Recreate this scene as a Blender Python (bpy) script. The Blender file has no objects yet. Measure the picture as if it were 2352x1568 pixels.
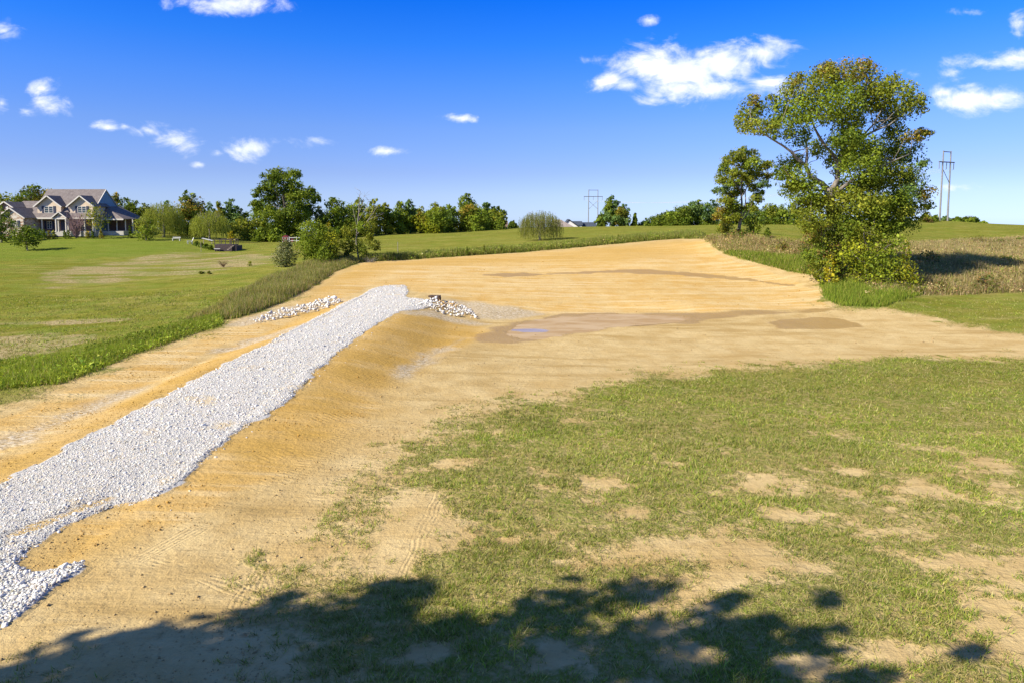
import bpy, bmesh, math, random
import numpy as np
from mathutils import Vector, Matrix

random.seed(11)
RNG = np.random.default_rng(11)
scene = bpy.context.scene
C = scene.collection

# ------------------------------------------------------------------ camera
CAM_H = 7.5
PITCH = math.radians(5.0)
cam_data = bpy.data.cameras.new("camera")
cam = bpy.data.objects.new("camera", cam_data)
C.objects.link(cam)
cam.location = (0, 0, CAM_H)
cam.rotation_euler = (math.pi / 2 - PITCH, 0, 0)
cam_data.sensor_width = 36.0
cam_data.lens = 24.0
cam_data.shift_y = -0.0625
cam_data.clip_end = 9000
cam_data.clip_start = 0.1
scene.camera = cam

# ------------------------------------------------------------------ light
SUN_EL = math.radians(36)
SUN_AZ = math.radians(31)            # how far behind the left-hand side the sun stands
SUN = Vector((-math.cos(SUN_EL) * math.cos(SUN_AZ), -math.cos(SUN_EL) * math.sin(SUN_AZ), math.sin(SUN_EL)))
sun_data = bpy.data.lights.new("sun", 'SUN')
sun_data.energy = 5.0
sun_data.angle = math.radians(0.5)
sun_data.color = (1.0, 0.92, 0.75)
sun = bpy.data.objects.new("sun", sun_data)
C.objects.link(sun)
sun.rotation_euler = SUN.to_track_quat('Z', 'Y').to_euler()
sun.location = SUN * 60

scene.view_settings.view_transform = 'Standard'
scene.view_settings.look = 'None'
scene.view_settings.gamma = 1.0
scene.view_settings.use_curve_mapping = False
scene.view_settings.exposure = 0.75

# photograph coordinates (2352 x 1568) used when surveying the place
FD, CX, CY, SH = 1568.0, 1176.0, 784.0, 147.0
_F = np.array([0, math.cos(PITCH), -math.sin(PITCH)])
_U = np.array([0, math.sin(PITCH), math.cos(PITCH)])
_R = np.array([1.0, 0, 0])
CAMP = np.array([0, 0, CAM_H])
def ray(xd, yd):
    return _F + _U * ((CY - SH - yd) / FD) + _R * ((xd - CX) / FD)
def at(xd, yd, Y):
    """point of the place at distance Y ahead that was sighted at (xd, yd)"""
    d = ray(xd, yd)
    return CAMP + d * (Y / d[1])

# ------------------------------------------------------------------ node helpers
def new_mat(name):
    m = bpy.data.materials.new(name); m.use_nodes = True
    nt = m.node_tree; nt.nodes.clear()
    return m, nt
class G:
    """small wrapper for building node trees"""
    def __init__(s, nt): s.nt = nt
    def n(s, t, **kw):
        nd = s.nt.nodes.new(t)
        for k, v in kw.items(): setattr(nd, k, v)
        return nd
    def put(s, sock, v):
        if v is None: return
        if isinstance(v, bpy.types.NodeSocket): s.nt.links.new(v, sock)
        else:
            if hasattr(sock.default_value, '__len__') and not hasattr(v, '__len__'): v = (v,) * len(sock.default_value)
            if hasattr(sock.default_value, '__len__') and len(sock.default_value) == 4 and len(v) == 3: v = (*v, 1)
            sock.default_value = v
    def math(s, op, a, b=None, c=None, clamp=False):
        nd = s.n('ShaderNodeMath', operation=op, use_clamp=clamp)
        for i, v in enumerate((a, b, c)): s.put(nd.inputs[i], v)
        return nd.outputs[0]
    def vmath(s, op, a, b=None, out=0):
        nd = s.n('ShaderNodeVectorMath', operation=op)
        s.put(nd.inputs[0], a); s.put(nd.inputs[1], b)
        return nd.outputs[out]
    def mix(s, f, a, b, blend='MIX'):
        nd = s.n('ShaderNodeMix', data_type='RGBA', blend_type=blend, clamp_factor=True)
        s.put(nd.inputs[0], f); s.put(nd.inputs[6], a); s.put(nd.inputs[7], b)
        return nd.outputs[2]
    def noise(s, vec, scale, detail=4, rough=.55, dist=0.0, out=0):
        nd = s.n('ShaderNodeTexNoise')
        s.put(nd.inputs['Vector'], vec); s.put(nd.inputs['Scale'], scale); s.put(nd.inputs['Detail'], detail)
        s.put(nd.inputs['Roughness'], rough); s.put(nd.inputs['Distortion'], dist)
        return nd.outputs[out]
    def ramp(s, f, lo, hi, a=0.0, b=1.0, smooth=True):
        nd = s.n('ShaderNodeMapRange', interpolation_type='SMOOTHSTEP' if smooth else 'LINEAR', clamp=True)
        s.put(nd.inputs[0], f)
        for i, v in enumerate((lo, hi, a, b)): s.put(nd.inputs[i + 1], v)
        return nd.outputs[0]
    def scale(s, vec, sc, rotz=0.0):
        nd = s.n('ShaderNodeMapping'); s.put(nd.inputs['Vector'], vec)
        nd.inputs['Scale'].default_value = sc; nd.inputs['Rotation'].default_value = (0, 0, rotz)
        return nd.outputs[0]
    def attr(s, name):
        return s.n('ShaderNodeAttribute', attribute_name=name)

# ------------------------------------------------------------------ sky
world = bpy.data.worlds.new("World"); scene.world = world; world.use_nodes = True
wt = world.node_tree; wt.nodes.clear(); g = G(wt)
sky = g.n('ShaderNodeTexSky', sky_type='NISHITA', sun_disc=False)
sky.sun_elevation = SUN_EL
sky.sun_rotation = math.atan2(SUN.x, SUN.y) % (2 * math.pi)
sky.altitude = 200; sky.air_density = 1.0; sky.dust_density = 0.0; sky.ozone_density = 2.2
SKY_STRENGTH = 0.070
geo = g.n('ShaderNodeNewGeometry')
view = g.n('ShaderNodeVectorMath', operation='SCALE'); g.put(view.inputs[0], geo.outputs['Incoming']); view.inputs[3].default_value = -1.0
D = view.outputs[0]
sep = g.n('ShaderNodeSeparateXYZ'); g.put(sep.inputs[0], D)
# deeper, more saturated blue away from the horizon (clear dry autumn air, as in the photograph's grade)
cr = g.n('ShaderNodeValToRGB'); g.put(cr.inputs[0], sep.outputs[2])
STOPS = [(0.0, (.54, .78, 1.62)), (.032, (.60, .75, 1.42)), (.064, (.57, .68, 1.28)), (.125, (.52, .72, 1.36)), (.185, (.34, .72, 1.58)), (.238, (.15, .67, 1.74)), (.295, (.04, .58, 1.84)), (.6, (.55, .80, 1.32)), (1.0, (.85, .95, 1.10))]
while len(cr.color_ramp.elements) < len(STOPS): cr.color_ramp.elements.new(.5)
for el, (ps, c) in zip(cr.color_ramp.elements, STOPS): el.position = ps; el.color = (c[0] / 2, c[1] / 2, c[2] / 2, 1)
tint = g.vmath('MULTIPLY', cr.outputs[0], (2, 2, 2))
skyc = g.vmath('MULTIPLY', sky.outputs[0], tint)
# fair-weather clouds: soft ellipses in direction space broken up by noise
ysafe = g.math('MAXIMUM', sep.outputs[1], 0.05)
tx = g.math('DIVIDE', sep.outputs[0], ysafe); tz = g.math('DIVIDE', sep.outputs[2], ysafe)
tv = g.n('ShaderNodeCombineXYZ'); g.put(tv.inputs[0], tx); g.put(tv.inputs[1], tz); TV = tv.outputs[0]
CLOUDS = [  # xd, yd, rx, ry, weight
    (1560, 170, 120, 52, 1.0), (1660, 150, 120, 40, 1.0), (1740, 122, 80, 28, .95), (1500, 150, 90, 45, .95), (1550, 205, 95, 36, 1.0),
    (1395, 188, 45, 22, .95), (1545, 112, 35, 24, .72), (1440, 195, 60, 20, .7), (1495, 232, 70, 20, .75), (1640, 205, 95, 26, .8),
    (1770, 190, 62, 24, .95), (1800, 205, 50, 18, .6),
    (2230, 228, 95, 28, 1.0), (2290, 225, 80, 22, .7), (2170, 215, 45, 18, .7), (2270, 145, 95, 17, .72), (2330, 135, 60, 16, .72), (2190, 170, 30, 14, .5),
    (2225, 28, 60, 12, .62), (2345, 50, 30, 26, .68), (1490, 48, 22, 10, .6),
    (530, 8, 110, 22, .80), (470, 5, 70, 16, .6), (10, 72, 42, 20, .74), (4, 237, 20, 24, .72),
    (118, 243, 48, 24, .72), (100, 205, 30, 14, .5), (60, 257, 22, 10, .5), (245, 290, 36, 14, .66), (285, 290, 14, 8, .5), (340, 300, 42, 14, .56),
    (412, 328, 56, 26, .92), (563, 342, 62, 26, 1.05), (500, 352, 26, 12, .55), (890, 348, 44, 11, .8), (1052, 272, 34, 9, .66),
    (720, 322, 36, 12, .40), (455, 378, 14, 7, .5), (2200, 430, 45, 7, .5), (1350, 140, 30, 10, .3), (2100, 170, 22, 10, .36)]
field = None
for (xd, yd, rx, ry, w) in CLOUDS:
    d = ray(xd, yd)
    c = (d[0] / d[1], d[2] / d[1], 0)
    q = g.vmath('MULTIPLY', g.vmath('SUBTRACT', TV, c), (FD / (rx * 1.18), FD / (ry * 1.2), 0))
    e = g.vmath('LENGTH', q, out=1)
    f = g.math('MULTIPLY_ADD', e, -w, w)
    field = f if field is None else g.math('SMOOTH_MAX', field, f, 0.12)
TVs = g.vmath('MULTIPLY', TV, (1, 1.7, 1)); n1 = g.noise(TVs, 13, 9, .62, .7); n2 = g.noise(TVs, 48, 6, .65, .4)
brk = g.math('ADD', g.math('MULTIPLY', g.math('SUBTRACT', n1, .5), 2.3), g.math('MULTIPLY', g.math('SUBTRACT', n2, .5), .7))
dens = g.math('POWER', g.ramp(g.math('ADD', field, brk), -0.05, 0.95), 1.15)
shade = g.ramp(g.noise(TV, 26, 4, .5), .3, .7)
white = g.mix(shade, (8.6, 9.2, 10.4), (10.8, 10.8, 11.0))
col = g.mix(g.math('MULTIPLY', dens, .97), skyc, white)
bg = g.n('ShaderNodeBackground'); g.put(bg.inputs[0], col); bg.inputs[1].default_value = SKY_STRENGTH
# scattered clouds of the same kind over the rest of the sky
zsafe = g.math('MAXIMUM', sep.outputs[2], 0.08)
lay = g.n('ShaderNodeCombineXYZ'); g.put(lay.inputs[0], g.math('DIVIDE', sep.outputs[0], zsafe)); g.put(lay.inputs[1], g.math('DIVIDE', sep.outputs[1], zsafe))
n3 = g.noise(lay.outputs[0], 1.1, 3, .6)
d2 = g.math('MULTIPLY', g.ramp(n3, .62, .74), g.ramp(sep.outputs[2], .08, .2))
col2 = g.mix(g.math('MULTIPLY', d2, .95), skyc, (10.4, 10.5, 10.9))
bg2 = g.n('ShaderNodeBackground'); g.put(bg2.inputs[0], col2); bg2.inputs[1].default_value = SKY_STRENGTH
# the hand-placed clouds cover the northern low sky, the scattered layer everything else
sel = g.math('MULTIPLY', g.math('GREATER_THAN', sep.outputs[1], .55), g.math('LESS_THAN', sep.outputs[2], .42))
sel = g.math('MULTIPLY', sel, g.math('GREATER_THAN', sep.outputs[2], -.01))
mixw = g.n('ShaderNodeMixShader'); g.put(mixw.inputs[0], sel)
wt.links.new(bg2.outputs[0], mixw.inputs[1]); wt.links.new(bg.outputs[0], mixw.inputs[2])
wo = g.n('ShaderNodeOutputWorld'); wt.links.new(mixw.outputs[0], wo.inputs[0])
world.cycles.sampling_method = 'MANUAL'; world.cycles.sample_map_resolution = 512

# ------------------------------------------------------------------ object helpers
def tag(o, label=None, cat=None, group=None, kind=None):
    if label: o['label'] = label
    if cat: o['category'] = cat
    if group: o['group'] = group
    if kind: o['kind'] = kind
    return o
def empty(name, loc=(0, 0, 0), rz=0.0):
    o = bpy.data.objects.new(name, None); C.objects.link(o)
    o.location = loc; o.rotation_euler = (0, 0, rz); o.empty_display_size = .3
    return o
def link(name, me, mat=None, parent=None, loc=None):
    o = bpy.data.objects.new(name, me); C.objects.link(o)
    if mat is not None and not me.materials: me.materials.append(mat)
    if parent is not None: o.parent = parent
    if loc is not None: o.location = loc
    return o
def np_mesh(name, V, F, colors=None, smooth=False):
    """mesh from numpy: V (n,3); F (m,k) all faces with k corners; colors (n,3) stored as point attribute 'col'"""
    V = np.ascontiguousarray(V, np.float32); F = np.ascontiguousarray(F, np.int32)
    me = bpy.data.meshes.new(name)
    m, k = F.shape
    me.vertices.add(len(V)); me.vertices.foreach_set('co', V.ravel())
    me.loops.add(m * k); me.loops.foreach_set('vertex_index', F.ravel())
    me.polygons.add(m)
    me.polygons.foreach_set('loop_start', np.arange(0, m * k, k, dtype=np.int32))
    me.polygons.foreach_set('loop_total', np.full(m, k, np.int32))
    if smooth: me.polygons.foreach_set('use_smooth', np.ones(m, bool))
    if colors is not None: add_col(me, 'col', colors)
    me.update(calc_edges=True)
    return me
def add_col(me, name, colors):
    a = me.attributes.new(name, 'FLOAT_COLOR', 'POINT')
    c = np.ones((len(me.vertices), 4), np.float32); c[:, :colors.shape[1]] = colors
    a.data.foreach_set('color', c.ravel())
class MB:
    """collects boxes, bars, tubes and polygons; build() links them as one mesh object"""
    def __init__(s): s.v = []; s.f = []
    def poly(s, pts):
        b = len(s.v); s.v += [tuple(p) for p in pts]; s.f.append(tuple(range(b, b + len(pts)))); return s
    def box(s, x0, x1, y0, y1, z0, z1):
        b = len(s.v)
        s.v += [(x0, y0, z0), (x1, y0, z0), (x1, y1, z0), (x0, y1, z0), (x0, y0, z1), (x1, y0, z1), (x1, y1, z1), (x0, y1, z1)]
        s.f += [(b, b + 3, b + 2, b + 1), (b + 4, b + 5, b + 6, b + 7), (b, b + 1, b + 5, b + 4), (b + 1, b + 2, b + 6, b + 5), (b + 2, b + 3, b + 7, b + 6), (b + 3, b, b + 4, b + 7)]
        return s
    def prism(s, pts, vec):
        """extrude the polygon pts along vec"""
        n = len(pts); b = len(s.v); v = Vector(vec)
        s.v += [tuple(p) for p in pts] + [tuple(Vector(p) + v) for p in pts]
        s.f.append(tuple(range(b + n - 1, b - 1, -1))); s.f.append(tuple(range(b + n, b + 2 * n)))
        for i in range(n):
            j = (i + 1) % n; s.f.append((b + i, b + j, b + n + j, b + n + i))
        return s
    def tube(s, pts, rad, sides=6, cap=True):
        pts = [Vector(p) for p in pts]
        if not hasattr(rad, '__len__'): rad = [rad] * len(pts)
        b = len(s.v); prev = None
        for i, p in enumerate(pts):
            t = (pts[min(i + 1, len(pts) - 1)] - pts[max(i - 1, 0)]).normalized()
            a = t.orthogonal().normalized() if prev is None else (prev - t * prev.dot(t)).normalized()
            prev = a; c = t.cross(a)
            for k in range(sides):
                th = 2 * math.pi * k / sides
                s.v.append(tuple(p + (a * math.cos(th) + c * math.sin(th)) * rad[i]))
        for i in range(len(pts) - 1):
            for k in range(sides):
                k2 = (k + 1) % sides
                s.f.append((b + i * sides + k, b + i * sides + k2, b + (i + 1) * sides + k2, b + (i + 1) * sides + k))
        if cap:
            s.f.append(tuple(b + k for k in range(sides - 1, -1, -1)))
            s.f.append(tuple(b + (len(pts) - 1) * sides + k for k in range(sides)))
        return s
    def mesh(s, name):
        me = bpy.data.meshes.new(name); me.from_pydata(s.v, [], s.f); me.update(); return me
    def build(s, name, mat, parent=None, smooth=False, loc=None):
        me = s.mesh(name)
        if smooth:
            me.polygons.foreach_set('use_smooth', np.ones(len(me.polygons), bool))
        return link(name, me, mat, parent, loc)

# ------------------------------------------------------------------ numpy noise
def vnoise(x, y, seed=0):
    xi = np.floor(x).astype(np.int64); yi = np.floor(y).astype(np.int64)
    fx = x - xi; fy = y - yi
    fx = fx * fx * (3 - 2 * fx); fy = fy * fy * (3 - 2 * fy)
    def h(a, b):
        n = (a * 374761393 + b * 668265263 + seed * 974634777) & 0xFFFFFFFF
        n = ((n ^ (n >> 13)) * 1274126177) & 0xFFFFFFFF
        return ((n ^ (n >> 16)) & 0xFFFF) / 65535.0
    return (h(xi, yi) * (1 - fx) + h(xi + 1, yi) * fx) * (1 - fy) + (h(xi, yi + 1) * (1 - fx) + h(xi + 1, yi + 1) * fx) * fy
def fbm(x, y, sc, octv=4, seed=0, gain=.5):
    t = np.zeros_like(np.asarray(x, float)); a = 1.0; tot = 0
    for o in range(octv):
        t += a * vnoise(np.asarray(x) * sc * 2 ** o + 17.3 * o, np.asarray(y) * sc * 2 ** o - 9.1 * o, seed + o); tot += a; a *= gain
    return t / tot
def sstep(t, a, b):
    t = np.clip((np.asarray(t, float) - a) / (b - a), 0, 1); return t * t * (3 - 2 * t)

# ------------------------------------------------------------------ terrain height
PT = [(-40, 0, .1), (0, -25, .4), (35, 0, 0), (0, 4, 0), (-30, 15, 0), (0, 15, 0), (20, 15, 0), (-12, 12, .05), (-60, -40, 1), (60, -40, 1), (-60, 10, 0), (60, 20, -.5),
      (0, 28, -.2), (20, 30, -.4), (8, 38, -.6), (30, 42, -.65), (-2, 44, -.6), (5, 52, -.66), (18, 53, -.62), (30, 52, -.55), (-22, 30, 0), (-20.5, 47, .05), (-6, 64, .35),
      (10, 60, -.35), (25, 60, -.3), (-16, 55, .2)]
PX = [  # sighted points: xd, yd, distance
    (880, 655, 68), (740, 660, 66), (1250, 640, 74), (1500, 632, 77), (1700, 637, 76), (1860, 652, 70), (1900, 690, 61), (1250, 690, 62), (1600, 680, 64),
    (800, 603, 85), (900, 599, 87), (1100, 586, 92), (1300, 573, 96), (1500, 557, 100), (1615, 547, 103), (1650, 575, 91), (1760, 612, 80), (1250, 615, 82), (1500, 600, 85), (1560, 575, 93),
    (1695, 541, 95), (1930, 634, 69), (1830, 560, 88), (1850, 525, 135), (1500, 522, 190), (1350, 523, 190), (1250, 550, 120), (1170, 524, 215), (1000, 535, 195), (860, 540, 180), (1000, 565, 118), (900, 570, 112),
    (2160, 507, 225), (2060, 512, 190), (2352, 523, 205), (2250, 545, 140), (2200, 575, 105), (2350, 590, 95), (2200, 640, 74), (2350, 665, 67), (2080, 675, 65), (2200, 700, 59), (2350, 765, 47), (2150, 735, 53),
    (700, 660, 65), (640, 630, 76), (300, 660, 72), (100, 700, 60), (0, 800, 42), (150, 780, 43), (0, 640, 78), (300, 600, 105), (560, 595, 104), (650, 575, 120), (500, 577, 122), (600, 556, 160), (750, 553, 165),
    (100, 547, 141), (0, 552, 140), (200, 540, 145), (300, 546, 142), (350, 551, 140), (63, 576, 118), (250, 575, 118), (430, 560, 128), (170, 531, 152), (20, 532, 150), (300, 533, 152), (430, 543, 152), (540, 553, 160)]
P = [np.array(p, float) for p in PT] + [at(*p) for p in PX]
# ground beyond what was sighted falls away gently behind the crests
P += [np.array(p, float) for p in [(-100, 260, 1.0), (0, 300, 1.5), (80, 320, 2.0), (200, 330, 3.5), (-250, 200, 3), (-250, 20, 1), (250, 60, 1), (200, 120, 3), (-160, 80, 1.5),
      (0, 700, -7), (-500, 700, -7), (500, 700, -7), (300, 420, -2), (-200, 450, -3), (80, 480, -3), (0, 2500, -50), (-2000, 1500, -36), (2000, 1500, -36), (0, 4000, -85), (3000, 4000, -110), (-3000, 4000, -110), (0, -300, 2), (-300, -200, 2), (300, -200, 2)]]
P = np.array(P)
RC2 = 5.0 ** 2
def _ker(a, b): return np.sqrt(((a[:, None, :] - b[None, :, :]) ** 2).sum(-1) + RC2)
_K = _ker(P[:, :2], P[:, :2]); _A = np.zeros((len(P) + 1,) * 2); _A[:-1, :-1] = _K - 0.35 * np.eye(len(P)); _A[-1, :-1] = 1; _A[:-1, -1] = 1
_W = np.linalg.solve(_A, np.append(P[:, 2], 0))
def base_h(x, y):
    x = np.asarray(x, float); y = np.asarray(y, float); sh = x.shape
    q = np.stack([x.ravel(), y.ravel()], 1); out = np.empty(len(q))
    for i in range(0, len(q), 20000):
        out[i:i + 20000] = _ker(q[i:i + 20000], P[:, :2]) @ _W[:-1] + _W[-1]
    return out.reshape(sh)
def road_x(y): return -11.9 + 1.0 * sstep(y, 26, 56)
PUD_Z = -0.64
def sdist(x, y, poly):
    """signed distance to a polygon, positive inside"""
    x = np.asarray(x, float); y = np.asarray(y, float)
    best = np.full(x.shape, 1e9); ins = np.zeros(x.shape, bool); n = len(poly)
    for i in range(n):
        ax, ay = poly[i][:2]; bx, by = poly[(i + 1) % n][:2]
        ex, ey = bx - ax, by - ay
        t = np.clip(((x - ax) * ex + (y - ay) * ey) / (ex * ex + ey * ey + 1e-12), 0, 1)
        best = np.minimum(best, (x - ax - t * ex) ** 2 + (y - ay - t * ey) ** 2)
        c = ((ay > y) != (by > y)) & (x < (bx - ax) * (y - ay) / (by - ay + 1e-12) + ax)
        ins ^= c
    return np.where(ins, 1, -1) * np.sqrt(best)
def on_plane(xd, yd, z):
    d = ray(xd, yd); return CAMP + d * ((z - CAM_H) / d[2])
PUDW = np.array([on_plane(a, b, PUD_Z)[:2] for a, b in [(1165, 774), (1185, 748), (1230, 738), (1290, 728), (1420, 723), (1520, 725), (1600, 731), (1560, 740), (1440, 748), (1330, 762), (1250, 776)]])
def height(x, y):
    x = np.asarray(x, float); y = np.asarray(y, float)
    z = base_h(x, y)
    # raised driveway with a wide graded bank on the right
    dx = x - road_x(y)
    zr = .10 + .30 * sstep(y, 12, 34) + .12 * sstep(y, 40, 60)
    w = np.where(dx > 0, 1 - sstep(dx, 2.3, 7.2), 1 - sstep(-dx, 2.3, 5.0)) * sstep(y, 6, 16) * (1 - sstep(y, 58, 70))
    z = z * (1 - w) + (zr - .05 * (dx / 2.3) ** 2 * (np.abs(dx) < 2.3)) * w
    near = 1 - sstep(np.hypot(x, y), 60, 110)
    z = z + near * ((fbm(x, y, .35, 3, 3) - .5) * .10 + (fbm(x, y, 1.7, 3, 8) - .5) * .045)
    # shallow basin that holds the puddle: the water lies where the ground dips below PUD_Z
    k = (x > PUDW[:, 0].min() - 5) & (x < PUDW[:, 0].max() + 5) & (y > PUDW[:, 1].min() - 5) & (y < PUDW[:, 1].max() + 5)
    if k.any():
        xk, yk = x[k], y[k]; sd = sdist(xk, yk, PUDW)
        n = (fbm(xk, yk, .7, 5, 70, .6) - .5) * 2.6
        t = PUD_Z + .028 - .06 * sstep(sd + n, -1.5, 1.0); w = 1 - sstep(-sd, 2.2, 4.8)
        z[k] = z[k] * (1 - w) + t * w
    return z
def hgt(x, y): return float(height(np.array([x]), np.array([y]))[0])
_YS = np.concatenate([np.arange(5, 60, .12), np.arange(60, 260, .4)])
def hits(px):
    """ground points under the sighted photograph points"""
    out = []
    for (xd, yd) in px:
        d = ray(xd, yd); t = _YS / d[1]
        X = d[0] * t; Z = CAM_H + d[2] * t
        dz = Z - height(X, _YS)
        k = np.where(dz < 0)[0]
        if len(k) == 0: k = [len(_YS) - 1]
        i = max(int(k[0]), 1); f = dz[i - 1] / (dz[i - 1] - dz[i] + 1e-9)
        Y = _YS[i - 1] + f * (_YS[i] - _YS[i - 1])
        p = at(xd, yd, Y); out.append((p[0], p[1], hgt(p[0], p[1])))
    return np.array(out)
def hit(xd, yd): return hits([(xd, yd)])[0]
# ------------------------------------------------------------------ zones of the ground (sighted outlines laid on the terrain)
def zone(px): return hits(px)[:, :2]
Z_DIRT = zone([(-260, 1070), (0, 948), (140, 884), (300, 815), (420, 776), (510, 745), (640, 700), (705, 668), (765, 628), (830, 603), (1000, 593), (1200, 580), (1400, 562), (1560, 549), (1612, 548),
               (1625, 560), (1650, 578), (1720, 600), (1800, 622), (1880, 634), (1945, 640), (1960, 648), (1880, 655), (1890, 672), (1900, 690), (1925, 708), (2030, 712), (2150, 735), (2352, 768), (2700, 815),
               (2700, 835), (2352, 819), (2100, 826), (1850, 838), (1650, 852), (1500, 868), (1400, 890), (1250, 910), (1150, 930), (1080, 948), (1060, 985), (1000, 1030), (950, 1085), (900, 1140), (850, 1210), (790, 1290), (690, 1320), (640, 1400), (600, 1620), (-260, 1620)])
Z_GRAVEL = zone([(-220, 1225), (0, 1112), (100, 1058), (200, 1002), (395, 902), (600, 797), (720, 735), (790, 697), (828, 682), (850, 666), (880, 657), (930, 656), (938, 668), (930, 684), (985, 692), (1000, 704), (962, 714), (918, 717),
                 (880, 738), (840, 763), (780, 808), (720, 860), (650, 932), (560, 985), (470, 1060), (400, 1118), (345, 1150), (265, 1166), (170, 1202), (88, 1256), (34, 1302), (80, 1322), (150, 1302), (192, 1286), (190, 1306), (120, 1352), (40, 1420), (-20, 1462), (-220, 1600)])
Z_YELLOW = [zone([(-40, 1252), (60, 1208), (170, 1172), (250, 1140), (262, 1146), (180, 1182), (70, 1225), (-40, 1275)])]
Z_ORANGE = [zone([(690, 690), (830, 604), (1200, 581), (1612, 550), (1660, 590), (1780, 628), (1890, 670), (1920, 706), (1600, 719), (1260, 722), (1100, 700), (940, 668), (850, 655), (780, 700), (600, 800), (200, 1003), (-60, 1150), (-60, 1070), (150, 985), (360, 880), (520, 790), (640, 745)]),
            zone([(920, 718), (1000, 722), (1095, 742), (1112, 768), (1060, 790), (970, 830), (905, 870), (880, 945), (780, 1010), (640, 1080), (500, 1140), (430, 1190), (330, 1245), (240, 1300), (190, 1310), (190, 1288), (312, 1176), (400, 1120), (560, 985), (650, 932), (780, 808), (880, 738)]),
            zone([(-60, 1075), (-60, 1000), (80, 930), (200, 880), (330, 825), (510, 755), (640, 712), (760, 690), (690, 735), (520, 795), (360, 880), (150, 985)]),
            zone([(40, 1312), (55, 1300), (117, 1248), (250, 1170), (365, 1128), (400, 1118), (345, 1190), (250, 1270), (180, 1305), (100, 1325)])]
Z_STRAW = [zone([(905, 868), (930, 840), (985, 806), (1060, 779), (1062, 784), (1020, 812), (960, 850), (925, 872)]),
           zone([(-60, 1030), (60, 985), (200, 930), (340, 882), (345, 888), (260, 925), (120, 985), (-60, 1060)]),
           zone([(470, 812), (560, 785), (720, 735), (725, 741), (640, 772), (520, 808)]),
           zone([(985, 690), (1040, 690), (1110, 695), (1245, 722), (1180, 735), (1100, 732), (1050, 715)]), zone([(930, 716), (1000, 716), (1090, 738), (1130, 745), (1090, 748), (1000, 730), (930, 722)]),
           zone([(520, 748), (620, 712), (790, 684), (800, 690), (700, 715), (560, 750)])]
Z_WET = [zone([(1752, 742), (1800, 733), (1870, 729), (1940, 733), (1975, 743), (1985, 752), (1900, 757), (1800, 756)]),
         zone([(1110, 632), (1160, 627), (1250, 628), (1400, 621), (1480, 619), (1560, 625), (1640, 631), (1720, 639), (1880, 660), (1880, 663), (1720, 644), (1620, 638), (1540, 633), (1400, 627), (1250, 632), (1160, 637)]),
         zone([(1085, 776), (1130, 755), (1200, 735), (1290, 722), (1500, 719), (1700, 715), (1905, 710), (1910, 717), (1700, 726), (1600, 742), (1440, 752), (1300, 772), (1180, 788), (1110, 786)])]
Z_DRY = [zone([(-60, 775), (130, 765), (240, 768), (160, 795), (60, 825), (-60, 848)]), zone([(20, 668), (120, 622), (260, 598), (380, 580), (470, 577), (640, 582), (640, 610), (520, 622), (300, 640), (150, 662)]),
         zone([(-60, 742), (150, 735), (330, 730), (300, 738), (100, 745), (-60, 750)])]
Z_MEADOW = zone([(1635, 562), (1700, 548), (1830, 560), (2100, 565), (2352, 553), (2700, 560), (2700, 690), (2352, 672), (2080, 678), (1990, 690), (1900, 660), (1960, 645), (1880, 630), (1760, 608)])
Z_LUSH = [zone([(-60, 900), (0, 830), (200, 790), (500, 722), (515, 742), (300, 815), (140, 884), (0, 895)]), zone([(1880, 655), (1960, 645), (2060, 660), (2080, 678), (2030, 708), (1930, 706), (1895, 685)])]

def mask(x, y, polys, soft=.4, namp=.8, nsc=.6, seed=1):
    m = np.zeros(np.shape(x))
    n = (fbm(x, y, nsc, 3, seed) - .5) * 2 * namp
    for p in (polys if isinstance(polys, list) else [polys]):
        pr = np.asarray(p); x0, y0 = pr.min(0) - 4; x1, y1 = pr.max(0) + 4
        k = (x > x0) & (x < x1) & (y > y0) & (y < y1)
        if k.any(): m[k] = np.maximum(m[k], sstep(sdist(x[k], y[k], p) + n[k], -soft, soft))
    return m
BARE = []
for (xd, yd, rx, ry) in [(1570, 1262, 260, 42), (1830, 1182, 85, 24), (2270, 1392, 120, 22), (2060, 1495, 130, 30), (2240, 1253, 25, 9), (1860, 1530, 70, 30), (1150, 1240, 40, 9),
                         (1590, 1505, 90, 36), (1020, 1068, 45, 14), (1830, 1300, 90, 18), (1000, 1500, 60, 24), (1290, 1290, 40, 8)]:
    c = hit(xd, yd); a = hit(xd + rx, yd); b = hit(xd, yd - ry)
    BARE.append((c[0], c[1], abs(a[0] - c[0]) * .78, abs(b[1] - c[1]) * .8))
def lawn_cover(x, y):
    """how much turf covers the ground, 0..1"""
    sd = -sdist(x, y, Z_DIRT)                                   # positive on the grass side
    edge = sd + (fbm(x, y, .45, 5, 21, .6) - .5) * 5.0
    c = sstep(edge, -2.2, 1.9)
    stray = sstep(fbm(x, y, .9, 3, 30), .66, .74) * sstep(sd, -3.5, -.5) * (x > -6)
    c = np.maximum(c, stray * .8)
    near = (1 - sstep(y, 19, 27)) * (x > -12)
    thr = .27 + .10 * near
    patch = sstep(fbm(x, y * 1.5, .42, 6, 40, .62), thr - .10, thr + .12)
    c = c * (1 - (1 - patch) * (.35 + .65 * near)) * (.82 + .18 * sstep(fbm(x, y, 1.6, 3, 44), .35, .55))
    for (bx, by, rx, ry) in BARE:
        e = np.hypot((x - bx) / rx, (y - by) / ry) + (fbm(x, y, 1.1, 3, 50) - .5) * 1.3
        c = c * (.08 + .92 * sstep(e, .40, 1.45))
    return np.clip(c, 0, 1)

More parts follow.
